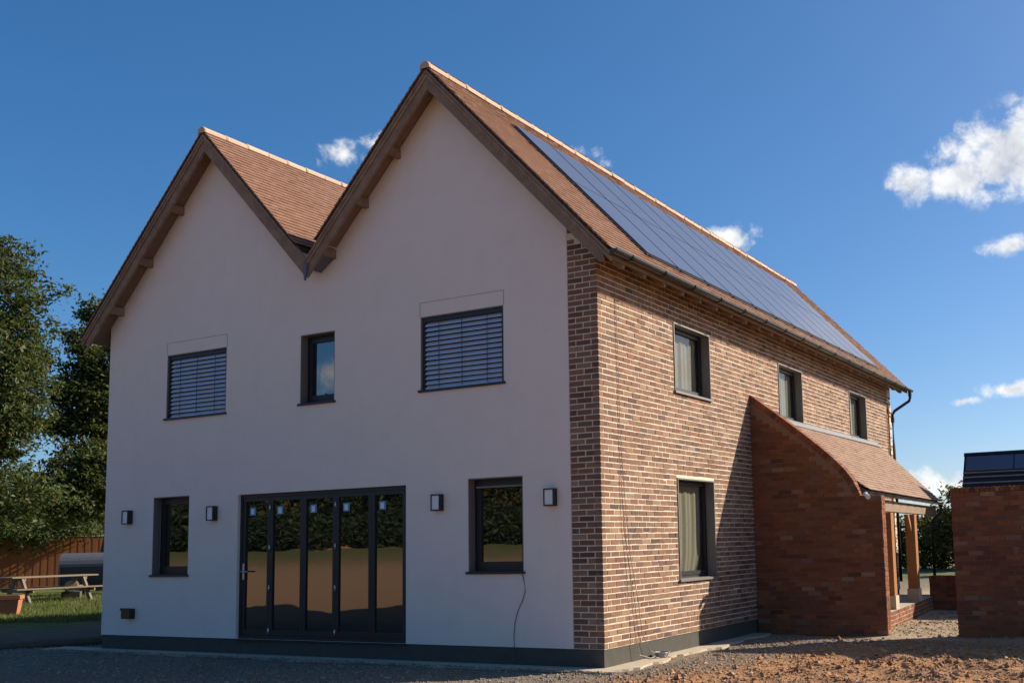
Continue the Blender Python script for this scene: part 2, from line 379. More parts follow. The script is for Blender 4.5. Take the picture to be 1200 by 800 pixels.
SW = {'S1': (2.214, 3.526, .762, 2.213), 'S2': (2.229, 3.53, 3.477, 4.491), 'S3': (6.633, 7.942, 3.477, 4.491), 'S4': (11.108, 12.42, 3.477, 4.491)}
def plane_z(x): return ZR - TN * min(abs(x - XR), abs(x - XL))
def under(x): return plane_z(x) - .17

mb = MB(); ZE = 4.9
holed(mb, HX0, -RETW, 0.0, ZE, list(FW.values()) + [(DOOR[0], DOOR[1], 0.0, DOOR[3])], 0, .34, Tf)
poly = [(HX0, ZE), (-RETW, ZE), (-RETW, under(-RETW)), (XR, under(XR)), (-4.75, under(-4.75)), (XL, under(XL)), (HX0, under(HX0))]
for d in (0, .34): mb.add([(u, d, z) for u, z in poly], [tuple(range(7))])
wall_front = mb.build('rendered_wall', 'render', house)
mb = MB(); mb.box((HX0, .345, 0), (HX0 + .34, HY1, under(HX0)))
mb.build('side_wall_rendered', 'render', house)
# brick wall backing (mortar)
mb = MB()
holed(mb, .345, HY1, 0.0, 5.17, list(SW.values()), .0045, .34, Ts)
mb.box((-RETW, .0045, 0), (-.0045, .3445, 5.14)); mb.box((-RETW, .0045, 5.14), (-.2, .3445, 5.38))
wall_side = mb.build('brick_wall', 'mortar', house)
mb = MB(); pl = [(HX0, 0), (0, 0), (0, under(0)), (XR, under(XR)), (-4.75, under(-4.75)), (XL, under(XL)), (HX0, under(HX0))]
mb.prism(pl, lambda u, v, k: (u, HY1 - .01 - .3 * k, v)); mb.build('rear_wall', 'mortar', house)
mb = MB(); mb.box((HX0 + .012, .015, -.40), (-.015, HY1 - .03, -.004)); mb.build('plinth', 'plinth', house)
mb = MB(); mb.box((DOOR[0], -.02, -.02), (DOOR[1], .30, -.003)); mb.build('threshold', 'frame', house)

# bricks
def layout(u0, u1, z0, ncourse, holes, first):
    """first(course) -> offset of the first joint past u0"""
    out = []
    for c in range(ncourse):
        za, zb = z0 + c * BC, z0 + (c + 1) * BC; zm = (za + zb) / 2
        cuts = sorted((h[0], h[1]) for h in holes if h[2] - .02 < zm < h[3] + .02)
        iv = []; a = u0
        for h in cuts: iv.append((a, h[0])); a = h[1]
        iv.append((a, u1)); off = first(c)
        for a, b in iv:
            k = math.floor((a - u0 - off) / BP); j = u0 + off + k * BP
            while j < b:
                s, e = max(j, a), min(j + BP, b); j += BP
                if e - s > .035: out.append((s, e, za, zb))
    return out
def brick_geo(sizes, jit=.003, ch=.003, depth=.095):
    """sizes (n,2) -> verts (n,12,3) in brick frame: u along, w out of the face, v up, centred on the face"""
    n = len(sizes); L, Hh = sizes[:, 0] / 2, sizes[:, 1] / 2
    sg = np.array([(-1, -1), (1, -1), (1, 1), (-1, 1)], float)
    V = np.zeros((n, 12, 3)); j = RNG.normal(0, jit * .6, (n, 4, 2))
    for i in range(4):
        V[:, i, 0] = sg[i, 0] * L; V[:, i, 2] = sg[i, 1] * Hh; V[:, i, 1] = -depth
        V[:, 4 + i, 0] = sg[i, 0] * L + j[:, i, 0]; V[:, 4 + i, 2] = sg[i, 1] * Hh + j[:, i, 1]; V[:, 4 + i, 1] = -ch
        V[:, 8 + i, 0] = sg[i, 0] * (L - ch) + j[:, i, 0]; V[:, 8 + i, 2] = sg[i, 1] * (Hh - ch) + j[:, i, 1]; V[:, 8 + i, 1] = RNG.normal(0, .0012, n)
    V[:, 4:, 1] += np.clip(RNG.normal(0, .0015, (n, 1)), -.002, .004)
    return V
BF = [(8, 9, 10, 11)] + [(4 + i, 4 + (i + 1) % 4, 8 + (i + 1) % 4, 8 + i) for i in range(4)] + [(i, (i + 1) % 4, 4 + (i + 1) % 4, 4 + i) for i in range(4)]
def mass(name, recs, mt, parent, stuff=True):
    """recs: (centre xyz, udir, out dir, length, height)"""
    if not recs: return
    P_ = np.array([r[0] for r in recs]); U_ = np.array([r[1] for r in recs]); N_ = np.array([r[2] for r in recs]); S_ = np.array([(r[3], r[4]) for r in recs])
    W_ = np.cross(N_, U_) ; W_ = np.where((W_[:, 2:3] < -1e-6), -W_, W_)
    V = brick_geo(S_)
    Wd = P_[:, None] + V[..., 0:1] * U_[:, None] + V[..., 1:2] * N_[:, None] + V[..., 2:3] * W_[:, None]
    Fb = (np.array(BF)[None] + 12 * np.arange(len(recs))[:, None, None]).reshape(-1, 4)
    o = link(bpy.data.objects.new(name, fast_mesh(name, Wd.reshape(-1, 3), Fb, mt)), parent)
    if stuff: o['kind'] = 'stuff'
    return o
MORT = .0135
_bm = {}
def brick_piece(name, L, H, mt, parent, P0, U0, N0, depth=.095):
    key = (round(L, 2), round(H, 3), mt, random.randrange(4))
    if key not in _bm:
        V = brick_geo(np.array([[round(L, 2), H]]))[0]; _bm[key] = mesh('brick', V, BF, mt)
    U0, N0 = Vector(U0), Vector(N0); Z0 = N0.cross(U0)
    if Z0.z < 0: Z0 = -Z0
    m4 = Matrix((U0, N0, Z0)).transposed().to_4x4(); m4.translation = Vector(P0)
    return inst(name, _bm[key], parent, m4)

side_rows = layout(0, HY1, 0, 69, list(SW.values()), lambda c: (BP / 2 if c % 2 == 0 else 0))
ret_rows = [(s, e, za, zb) for (s, e, za, zb) in layout(-RETW, 0, 0, 73, [], lambda c: (0 if c % 2 == 0 else -BP / 2)) if zb < under((s + e) / 2) + .12 and zb < 5.14 + max(0, -.2 - e) * 2 + .09]
recs = []
for s, e, za, zb in side_rows:
    recs.append(((.0, (s + e) / 2, (za + zb) / 2), (0, 1, 0), (1, 0, 0), e - s - MORT, BC - MORT))
for s, e, za, zb in ret_rows:
    recs.append((((s + e) / 2, 0.0, (za + zb) / 2), (1, 0, 0), (0, -1, 0), e - s - MORT, BC - MORT))
# corner: keep faces flush at the corner edge
fix = []
for (p, u, n, L, H) in recs:
    p = list(p)
    if n[0] == 1 and p[1] - L / 2 < .012: p[1] -= MORT / 4 + .001; L += MORT / 2
    if n[1] == -1 and p[0] + L / 2 > -.012: p[0] += MORT / 4 + .001; L += MORT / 2
    fix.append((tuple(p), u, n, L, H))
recs = fix
def apparent(r):
    p = np.array(r[0]) - C; d = np.linalg.norm(p); return -(r[3] * abs(np.dot(np.cross(p / d, r[1]), CU * 0 + np.cross(p / d, r[1]))) ** .5) / d * (1 if r[3] > .15 else .6)
recs.sort(key=apparent)
NB = 300
for r in recs[:NB]: brick_piece('brick', r[3], r[4], 'brick_multi', wall_side, r[0], r[1], r[2])
mass('brickwork', recs[NB:], 'brick_multi', wall_side)

# ------------------------------------------------------------------ windows and door
def ring(mb, u0, u1, z0, z1, wd, d0, d1, T, wb=None):
    wb = wb or wd
    mb.box((u0, d0, z0), (u0 + wd, d1, z1), T); mb.box((u1 - wd, d0, z0), (u1, d1, z1), T)
    mb.box((u0 + wd, d0, z0), (u1 - wd, d1, z0 + wb), T); mb.box((u0 + wd, d0, z1 - wd), (u1 - wd, d1, z1), T)
def window(h, T, kind, label=None):
    u0, u1, z0, z1 = h; side = T is Ts
    e = .003
    dep = .145 if side else .15
    mb = MB(); fw = .042 if side else .055
    ring(mb, u0 + e, u1 - e, z0 + e, z1 - e, fw, dep, dep + .08, T)
    ring(mb, u0 + fw + .003, u1 - fw - .003, z0 + fw + .003, z1 - fw - .003, fw, dep - .012, dep + .06, T, fw + .012)
    wo_ = mb.build('window', 'frame', house)
    if label: wo_['label'] = label
    g2 = 2 * fw + .003; k1, k2 = random.uniform(-.0025, .0025), random.uniform(-.0025, .0025)
    TT = lambda u, d, z: T(u, d + (u - (u0 + u1) / 2) * k1 + (z - (z0 + z1) / 2) * k2, z)
    mb = MB(); mb.box((u0 + g2, dep + .015, z0 + g2 + .012), (u1 - g2, dep + .03, z1 - g2), TT)
    mb.build('pane', 'glass_clear' if kind == 'curtain' else 'glass_dark', wo_)
    mb = MB(); p = .035
    mb.box((u0 - .025, -p, z0 - .034), (u1 + .025, -.002, z0 - .002), T); mb.box((u0 + e, -.002, z0 - .02), (u1 - e, dep - .001, z0 + .004), T)
    mb.build('sill', 'frame' if not side else 'lining', wo_)
    mb = MB(); l = .022
    mb.box((u0 + .002, -.012, z0 + .006), (u0 + l, dep - .014, z1 - .002), T); mb.box((u1 - l, -.012, z0 + .006), (u1 - .002, dep - .014, z1 - .002), T); mb.box((u0 + l, -.012, z1 - l), (u1 - l, dep - .014, z1 - .002), T)
    if side: mb.build('reveal_lining', 'lining', wo_)
    if not side:
        mb = MB(); mb.box((u0 + .003, .004, z0 + .006), (u0 + .014, dep - .014, z1 - .002), T); mb.box((u1 - .014, .004, z0 + .006), (u1 - .003, dep - .014, z1 - .002), T); mb.box((u0 + .014, .004, z1 - .014), (u1 - .014, dep - .014, z1 - .003), T)
        mb.build('reveal_lining', 'lining', wo_)
    if kind == 'curtain':
        mb = MB(); n = 60; V = []; Fc = []; zz = [z0 + .10, z0 + .35, z0 + .8, z1 - .06]; flare = [.86, .96, 1.0, 1.0]
        if z1 - z0 < 1.2: zz = [z0 + .10, z0 + .4, z0 + .7, z1 - .06]; flare = [1.0] * 4
        for k, z in enumerate(zz):
            for i in range(n + 1):
                f = i / n; u = u0 + .06 + (u1 - u0 - .12) * f * flare[k]
                V.append(T(u, dep + .06 + .009 * math.sin(f * 46) + .009 * math.sin(f * 19 + k * .3), z))
        for k in range(3):
            for i in range(n): Fc.append((k * (n + 1) + i, k * (n + 1) + i + 1, (k + 1) * (n + 1) + i + 1, (k + 1) * (n + 1) + i))
        o = mb.add(V, Fc).build('curtain', 'curtain', wo_, True)
    return wo_
window(FW['W1'], Tf, 'dark'); window(FW['W2'], Tf, 'dark', 'narrow upstairs window reflecting the sky'); window(FW['W3'], Tf, 'dark')
window(FW['W4'], Tf, 'dark'); window(FW['W5'], Tf, 'dark')
window(SW['S1'], Ts, 'curtain', 'tall ground floor window with a cream curtain'); window(SW['S2'], Ts, 'curtain'); window(SW['S3'], Ts, 'curtain'); window(SW['S4'], Ts, 'curtain')
# white head rail glimpsed behind the glass of the right lower window
mb = MB(); mb.box((FW['W5'][0] + .06, .10, ZL - .13), (FW['W5'][1] - .02, .13, ZL - .105)); mb.build('head_rail', 'lining', house)

# external venetian blinds
def blind(h):
    u0, u1, z0, z1 = h
    mb = MB(); mb.box((u0 + .016, .03, z0 + .008), (u0 + .05, .09, z1 - .016)); mb.box((u1 - .05, .03, z0 + .008), (u1 - .016, .09, z1 - .016)); mb.box((u0 + .05, .03, z1 - .075), (u1 - .05, .12, z1 - .016))
    b = mb.build('blind', 'frame', house)
    w2 = (u1 - u0) / 2 - .055; th = R_(52); hw = .042; prof = []
    for k in range(5):
        f = -1 + k * .5; s = f * hw; bow = .008 * (1 - f * f)
        prof.append((s * math.cos(th) - bow * math.sin(th), s * math.sin(th) + bow * math.cos(th)))
    # slat leans outwards at the bottom: upper edge inside
    V = []; Fc = []
    for off in (0, -.0012):
        for (a, c) in prof:
            V += [(-w2, a, c + off), (w2, a, c + off)]
    for k in range(4):
        Fc.append((2 * k, 2 * k + 1, 2 * k + 3, 2 * k + 2)); Fc.append((10 + 2 * k, 12 + 2 * k, 13 + 2 * k, 11 + 2 * k))
    Fc += [(0, 10, 11, 1), (8, 9, 19, 18)]
    me = mesh('slat', V, Fc, 'slat'); n = 14
    for i in range(n):
        z = z0 + .045 + i * (z1 - z0 - .15) / (n - 1)
        inst('slat', me, b, Matrix.Translation(((u0 + u1) / 2, .062 + random.uniform(-.0015, .0015), z)) @ Matrix.Rotation(random.uniform(-.004, .004), 4, 'Y'))
    for f in (.22, .5, .80):
        mb = MB(); x = u0 + f * (u1 - u0); mb.box((x - .004, .014, z0 + .02), (x + .004, .018, z1 - .076)); mb.build('ladder_cord', 'black_plastic', b)
    mb = MB(); e = .20
    mb.box((u0 - .01, -.003, z1 + e), (u1 + .01, .001, z1 + e + .005)); mb.box((u0 - .01, -.003, z1 + .002), (u0 - .005, .001, z1 + e)); mb.box((u1 + .005, -.003, z1 + .002), (u1 + .01, .001, z1 + e))
    mb.build('box_cover_joint', 'lining', b)
blind(FW['W1']); blind(FW['W3'])

# bifold door
u0, u1, z0, z1 = DOOR
z0 = 0.0
mb = MB(); ring(mb, u0 + .003, u1 - .003, z0 + .002, z1 - .003, .05, .05, .15, Tf)
door = mb.build('bifold_door', 'frame', house); door['label'] = 'five-leaf black bifold door mirroring the yard'
edges = [u0 + .053, -5.7883, -5.1133, -4.4728, -3.7947, u1 - .053]
sticker_me = mesh('sticker', *(lambda b: (b.V, b.F))(MB().box((-.06, -.002, -.06), (.06, 0, .06))), 'sticker_blue')
for i in range(5):
    a, b = edges[i] + .002, edges[i + 1] - .002
    mb = MB(); ring(mb, a, b, z0 + .055, z1 - .056, .056, .06, .125, Tf, .08); lf = mb.build('leaf', 'frame', door)
    k1, k2 = random.uniform(-.003, .003), random.uniform(-.0025, .0025)
    mb = MB(); mb.box((a + .056, .085, z0 + .135), (b - .056, .100, z1 - .112), lambda u, d, z: (u, d + (u - (a + b) / 2) * k1 + (z - 1.1) * k2, z)); pn = mb.build('pane', 'glass_dark', door)
    st = inst('sticker', sticker_me, door, Matrix.Translation((a + .068 + .11, .0845, z1 - .26)))
    mb = MB(); mb.box((a + .145, .0795, z1 - .305), (a + .205, .0824, z1 - .222)); mb.box((a + .158, .0775, z1 - .27), (a + .166, .0794, z1 - .235)); mb.box((a + .184, .0775, z1 - .27), (a + .192, .0794, z1 - .235)); mb.build('sticker_mark', 'white_plastic', door)
hz = [.12, .75, 1.35, 1.95]
hm = MB(); hm.tube([(0, 0, -.045), (0, 0, .045)], .013, 8); hinge_me = mesh('hinge', hm.V, hm.F, 'steel', True)
for j in (1, 3):
    for z in hz: inst('hinge', hinge_me, door, Matrix.Translation((edges[j], .052, z)))
mb = MB(); x = edges[0] + .035
mb.box((x - .016, .046, .88), (x + .016, .06, 1.12)); mb.tube([(x, .046, 1.0), (x, .005, 1.0), (x + .13, .005, 1.0)], .011, 8); mb.build('handle', 'steel', door)

# interior so that the rooms are dark and closed
mb = MB(); mb.box((HX0 + .35, .36, -.003), (-.36, HY1 - .35, .001)); mb.build('floor', 'plaster', house)
mb = MB(); mb.box((HX0 + .35, .36, 2.55), (-.36, HY1 - .35, 2.75)); mb.build('upper_floor', 'plaster', house)
mb = MB(); mb.box((HX0 + .35, .36, 5.0), (-.36, HY1 - .35, 5.05)); mb.build('loft_floor', 'plaster', house)
for z in (0.01, 2.76):
    mb = MB(); mb.box((-4.3, .37, z), (-4.18, HY1 - .36, z + 2.2)); mb.build('partition', 'plaster', house)
    mb = MB(); mb.box((-1.0, 1.6, z), (-.95, HY1 - .36, z + 2.2)); mb.build('partition', 'plaster', house)
    mb = MB(); mb.box((HX0 + .36, 3.0, z), (-4.31, 3.1, z + 2.2)); mb.box((-4.17, 1.2, z), (-.37, 1.28, z + 2.2)); mb.build('partition', 'plaster', house)
# small vent hood low on the render
mb = MB(); mb.box((-8.93, -.10, .27), (-8.72, 0.0, .43)); mb.box((-8.94, -.115, .40), (-8.71, -.10, .44)); mb.build('vent_hood', 'black_plastic', house)

# ------------------------------------------------------------------ roof
roof = link(bpy.data.objects.new('roof', None), house); roof.empty_display_size = .2
VY0, VY1 = -.345, 15.03
CO = 1 / math.sqrt(1 + TN * TN); SI = TN * CO
def slope_map(xr, sgn):
    return lambda u, s, n: np.array([xr + sgn * (s * CO + n * SI), u, ZR - s * SI + n * CO])
def deck(xr, sgn, L):
    f = slope_map(xr, sgn); mb = MB()
    for (a, b, c, e) in ((VY0 + .05, VY1 - .05, -.11, -.025),):
        V = [f(a, 0, e), f(b, 0, e), f(b, L, e), f(a, L, e), f(a, -.0, c), f(b, -.0, c), f(b, L, c), f(a, L, c)]
        mb.add(V, [(0, 1, 2, 3), (4, 7, 6, 5), (0, 4, 5, 1), (3, 2, 6, 7), (0, 3, 7, 4), (1, 5, 6, 2)])
    mb.build('roof_deck', 'soffit', roof)
TW, TG = .165, .10
TBOX = [(-.5, -1, 0), (.5, -1, 0), (.5, 0, 0), (-.5, 0, 0)]
def tile_field(fmap, u0, u1, L, skip=None, gauge=TG, start=.06):
    """list of (u centre, s lower edge, width)"""
    out = []; n = int((L - start) / gauge) + 1
    for k in range(n):
        s = L - k * gauge
        off = 0 if k % 2 == 0 else TW / 2
        u = u0 - off
        while u < u1 - .02:
            a, b = max(u, u0), min(u + TW, u1); u += TW
            if b - a < .03: continue
            if skip and skip((a + b) / 2, s): continue
            out.append(((a + b) / 2, s, b - a, k))
    return out
TF = [(4, 5, 6, 7), (3, 2, 6, 7), (0, 3, 7, 4), (1, 5, 6, 2)]
def tile_local(w, rng, ln=.175, th=.013):
    lift = .024 + rng.normal(0, .0014); tw = rng.normal(0, .0012); sk = rng.normal(0, .0022)
    return [(-w / 2, -ln, -.012), (w / 2, -ln, -.012), (w / 2, sk, lift - th + tw), (-w / 2, -sk, lift - th - tw), (-w / 2, -ln, .002), (w / 2, -ln, .002), (w / 2, sk, lift + tw), (-w / 2, -sk, lift - tw)]
def tile_mass(name, fmap, tiles, parent, mt='tile', stuff=True):
    V = []; Fc = []
    for i, (u, s, wd, k) in enumerate(tiles):
        du = 0.0
        for (a, b, c) in tile_local(wd, RNG): V.append(fmap(u + du + a, s + b, c))
    V = np.array(V); Fq = (np.array(TF)[None] + 8 * np.arange(len(tiles))[:, None, None]).reshape(-1, 4)
    o = link(bpy.data.objects.new(name, fast_mesh(name, V, Fq, mt)), parent)
    if stuff: o['kind'] = 'stuff'
    return o
L_OUT, L_IN = 2.90 / CO, 2.06 / CO
deck(XR, 1, L_OUT - .03); deck(XR, -1, L_IN - .02); deck(XL, 1, L_IN - .02); deck(XL, -1, L_OUT - .03)
# solar array area on the right slope (u = y, s)
PY0, PCOLS, PW = 1.12, 12, .995
PS0, PS1, PS2 = .47 / CO, 1.48 / CO, 2.62 / CO
PY1 = PY0 + PCOLS * PW
fm = slope_map(XR, 1)
right = tile_field(fm, VY0, VY1, L_OUT, lambda u, s: (PY0 + .02 < u < PY1 - .02 and PS0 + .08 < s < PS2 - .02))
right.sort(key=lambda t: t[0])
tile_mes = [mesh('tile', tile_local(TW, RNG), TF, 'tile') for _ in range(6)]
Udir = Vector((0, 1, 0)); Sdir = Vector((CO, 0, -SI)); Nd = Vector((SI, 0, CO))
cnt = 0; rest = []
for t in right:
    if cnt < 300 and t[2] > .15:
        m4 = Matrix((Udir, Sdir, Nd)).transposed().to_4x4(); m4.translation = Vector(fm(t[0], t[1], 0)); inst('tile', random.choice(tile_mes), roof, m4); cnt += 1
    else: rest.append(t)
tile_mass('tiling', fm, rest, roof)
for xr, sg, L in ((XR, -1, L_IN), (XL, 1, L_IN), (XL, -1, L_OUT)):
    f = slope_map(xr, sg); tile_mass('tiling', f, tile_field(f, VY0, VY1, L), roof)
# ridge tiles
mb = MB(); V = []; Fc = []; ns = 8; rr = .085; RLN = .445
for yy, r in ((0, rr), (.03, rr + .008), (.06, rr), (RLN, rr - .004)):
    for k in range(ns + 1):
        th = math.pi * (-.08 + 1.16 * k / ns); V.append((math.cos(th) * r, yy, math.sin(th) * r * .95))
for i in range(3):
    for k in range(ns): Fc.append((i * (ns + 1) + k, i * (ns + 1) + k + 1, (i + 1) * (ns + 1) + k + 1, (i + 1) * (ns + 1) + k))
Fc.append(tuple(range(ns + 1)))
ridge_me = mesh('ridge_tile', V, Fc, 'ridge')
for xr in (XR, XL):
    y = VY0 - .015
    while y < VY1 - .2:
        inst('ridge_tile', ridge_me, roof, Matrix.Translation((xr + random.uniform(-.004, .004), y, ZR - .022 + random.uniform(-.004, .004))) @ Matrix.Rotation(random.uniform(-.006, .006), 4, 'X')); y += RLN - .003
# valley lead
mb = MB(); mb.prism([(-5.05, 5.62), (-4.75, 5.42), (-4.45, 5.62), (-4.45, 5.66), (-4.75, 5.47), (-5.05, 5.66)], lambda u, v, k: (u, -.29 if k == 0 else VY1 - .1, v)); mb.build('valley_gutter', 'lead_dark', roof)
# bargeboards (oak) with a thin cover strip under the verge tiles
def barge(xr, sgn, xend, foot):
    xe = abs(xend - xr)
    def line(off): return [(0, ZR - off), (xe, ZR - TN * xe - off)]
    for nm, o0, o1, ya, yb in (('bargeboard', .168, .332, -.300, -.257), ('cover_strip', .108, .165, -.322, -.262), ('verge_strip', .05, .098, -.334, -.268)):
        (a, za), (b, zb) = line(o0); (c, zc), (d, zd) = line(o1)
        if foot is not None and nm == 'bargeboard':
            # foot cut level
            xf = (ZR - o1 - foot) / TN
            b = xe - .10; zb = ZR - TN * b - o0; poly = [(a, za), (b, zb), (b, foot + .03), (b - .03, foot), (xf, foot), (c, zc)]
        else: poly = [(a, za), (b, zb), (d, zd), (c, zc)]
        g_ = .002 if sgn > 0 else -.002
        mb = MB(); mb.prism(poly, lambda u, v, k: (xr + sgn * u + (g_ if u == 0 else 0), ya if k == 0 else yb, v)); mb.build(nm, 'oak_weathered', house)
barge(XR, 1, .37, 4.80); barge(XR, -1, -4.748, None); barge(XL, 1, -4.752, None); barge(XL, -1, -9.86, 4.80)
mb = MB(); mb.prism([(-4.80, 5.50), (-4.70, 5.50), (-4.74, 5.24), (-4.76, 5.24)], lambda u, v, k: (u, -.335 if k == 0 else -.308, v)); mb.build('valley_tongue', 'lead_dark', house)
# purlin ends under the verge
for xr, sgn, fr in ((XR, 1, (.0,)), (XR, -1, (.75, 1.35, 1.98)), (XL, -1, (.82, 1.55, 2.25)), (XL, 1, (.0,))):
    for f_ in fr:
        x = xr + sgn * f_; z = ZR - TN * f_ - .275 - (.03 if f_ == 0 else 0)
        mb = MB(); mb.box((x - .032, -.255, z - .035), (x + .032, .002, z + .10)); mb.build('purlin_end', 'oak_weathered', house)
# rafter feet along the eave
raf = MB(); raf.prism([(0.0, -.005), (.34, -.365), (.34, -.44), (.27, -.435), (0.0, -.165)], lambda u, v, k: (u, -.025 + .05 * k, 5.20 + v + .02))
raf_me = mesh('rafter_foot', raf.V, raf.F, 'oak_weathered')
y = .1
while y < 14.9: inst('rafter_foot', raf_me, house, Matrix.Translation((0, y, 0))); y += .6
# far and near eave on the hidden side get a plain soffit through the deck
# gutter
def gutter(name, p0, p1, r, parent, mt='gutter', brk=.95):
    p0, p1 = Vector(p0), Vector(p1); d = (p1 - p0); L = d.length; d.normalize(); a = d.cross(Vector((0, 0, 1))).normalized()
    V = []; Fc = []; ns = 10
    for rad in (r, r - .006):
        for p in (p0, p1):
            for k in range(ns + 1):
                th = math.pi * (1 + k / ns); V.append(tuple(p + a * math.cos(th) * rad + Vector((0, 0, math.sin(th) * rad))))
    n = ns + 1
    for k in range(ns):
        Fc += [(k, k + 1, n + k + 1, n + k), (2 * n + k, 3 * n + k, 3 * n + k + 1, 2 * n + k + 1)]
    Fc += [(0, n, 3 * n, 2 * n), (ns, 2 * n + ns, 3 * n + ns, n + ns)]
    Fc += [tuple(range(n)), tuple(range(n, 2 * n))]
    g_ = MB().add(V, Fc).build(name, mt, parent, False)
    bm = MB(); ns2 = 10; W = .034
    V = []; Fc = []
    for s in (-W, W):
        for k in range(ns2 + 1):
            th = math.pi * (1 + k / ns2); V.append(tuple(d * s + a * math.cos(th) * (r + .013) + Vector((0, 0, math.sin(th) * (r + .013)))))
    for k in range(ns2): Fc.append((k, k + 1, ns2 + 2 + k, ns2 + 1 + k))
    Fc.append((0, ns2 + 1, 2 * ns2 + 1, ns2))
    bme = mesh('gutter_bracket', V, Fc, 'black_plastic'); s = .45
    while s < L:
        o = inst('gutter_bracket', bme, g_, Matrix.Translation(p0 + d * s)); s += brk
    return g_
gutter('gutter', (.445, -.36, 4.915), (.445, 15.10, 4.905), .058, house)
MB().box((.345, -.255, 4.825), (.372, 14.98, 4.905)).build('eave_sun_block', 'soffit', house)  # added board hidden behind the gutter, stops sun leaking onto the wall below
mb = MB(); mb.tube([(.445, 14.92, 4.83), (.445, 14.92, 4.70), (.42, 14.92, 4.62), (.12, 14.60, 4.36), (.075, 14.55, 4.27), (.075, 14.55, 3.4), (.075, 14.55, .2)], .036, 10)
dp = mb.build('downpipe', 'black_plastic', house, True)
mb = MB(); mb.tube([(.075, 14.55, 4.20), (.075, 14.55, 4.08)], .047, 10); mb.build('pipe_collar', 'black_plastic', dp)
mb = MB(); mb.tube([(.445, 14.92, 4.85), (.445, 14.92, 4.74)], .046, 10); mb.build('pipe_collar', 'black_plastic', dp)
mb = MB(); mb.tube([(.03, 14.35, 4.5), (.03, 14.35, .3)], .018, 8); mb.tube([(.03, 14.35, 4.40), (.03, 14.45, 4.30), (.07, 14.53, 4.30)], .022, 8); mb.build('soil_pipe', 'oak_fresh', house)
# solar panels
arr = link(bpy.data.objects.new('solar_array', None), house)
mb = MB()
def sbox(mb, a, b, s0, s1, n0, n1):
    V = [fm(a, s0, n0), fm(b, s0, n0), fm(b, s1, n0), fm(a, s1, n0), fm(a, s0, n1), fm(b, s0, n1), fm(b, s1, n1), fm(a, s1, n1)]
    mb.add(V, [(0, 3, 2, 1), (4, 5, 6, 7), (0, 1, 5, 4), (1, 2, 6, 5), (2, 3, 7, 6), (3, 0, 4, 7)])
sbox(mb, PY0 - .025, PY1 + .03, PS0 - .03, PS2 + .05, -.02, .034)
mb.build('flashing_tray', 'black_plastic', arr)
for i in range(PCOLS):
    for (a, b, dy) in ((PS0, PS1 - .012, 0), (PS1 + .012, PS2, 0)):
        mb = MB(); sbox(mb, PY0 + i * PW + .028, PY0 + (i + 1) * PW - .028, a, b, .036, .056); mb.build('solar_panel', 'solar_glass', arr)
for i in range(PCOLS):
    mb = MB(); y = PY0 + i * PW + .06; sbox(mb, y - .03, y + .03, PS2 + .05, PS2 + .075, .03, .05); mb.build('panel_clip', 'black_plastic', arr)

# ------------------------------------------------------------------ porch (wing wall, lean-to roof, posts)
WY = 5.168
def EX(y): return 1.90 - .069 * (y - WY)       # eave line (the porch front is slightly splayed)
curve = [(0, 3.743), (.45, 3.39), (.905, 3.025), (1.2, 2.775), (1.391, 2.60), (1.51, 2.48), (1.62, 2.35), (1.71, 2.22), (1.78, 2.08), (1.82, 1.985)]
def curve_z(x):
    for (a, za), (b, zb) in zip(curve, curve[1:]):
        if a <= x <= b: return za + (zb - za) * (x - a) / (b - a)
    return 1.96
WE = 2.16
poly = [(0.002, -.4), (WE - .008, -.4), (WE - .008, 1.95), (1.82, 1.95)] + [(x, z - .02) for x, z in curve[::-1]]
poly[-1] = (.002, curve[0][1] - .02)
mb = MB(); mb.prism(poly, lambda u, v, k: (u, WY + .008 if k == 0 else WY + .212, v))
wing = mb.build('porch_wing_wall', 'mortar_red', house); wing['label'] = 'red brick wing wall with a curved sloping top'
recs = []
for s, e, za, zb in layout(0.004, WE, -.30, 54, [], lambda c: (0 if c % 2 else -BP / 2)):
    if zb > min(curve_z(s), curve_z(e)) - .115 * (1.27 if e < 1.83 else 0): 
        e2 = e
        while e2 - s > .05 and zb > min(curve_z(s), curve_z(e2)) - .115 * 1.27: e2 -= .02
        if e2 - s <= .05 or za > 1.9: continue
        e = e2
    recs.append((((s + e) / 2, WY, (za + zb) / 2), (1, 0, 0), (0, -1, 0), e - s - .009, BC - .009))
    recs.append((((s + e) / 2, WY + .22, (za + zb) / 2), (1, 0, 0), (0, 1, 0), e - s - .009, BC - .009))
for c in range(30):
    z = -.30 + (c + .5) * BC
    if c % 2: recs.append(((WE, WY + .11, z), (0, 1, 0), (1, 0, 0), .205, BC - .009))
    else:
        recs.append(((WE, WY + .055, z), (0, 1, 0), (1, 0, 0), .096, BC - .009)); recs.append(((WE, WY + .165, z), (0, 1, 0), (1, 0, 0), .096, BC - .009))
mass('brickwork', recs, 'brick_red', wing)
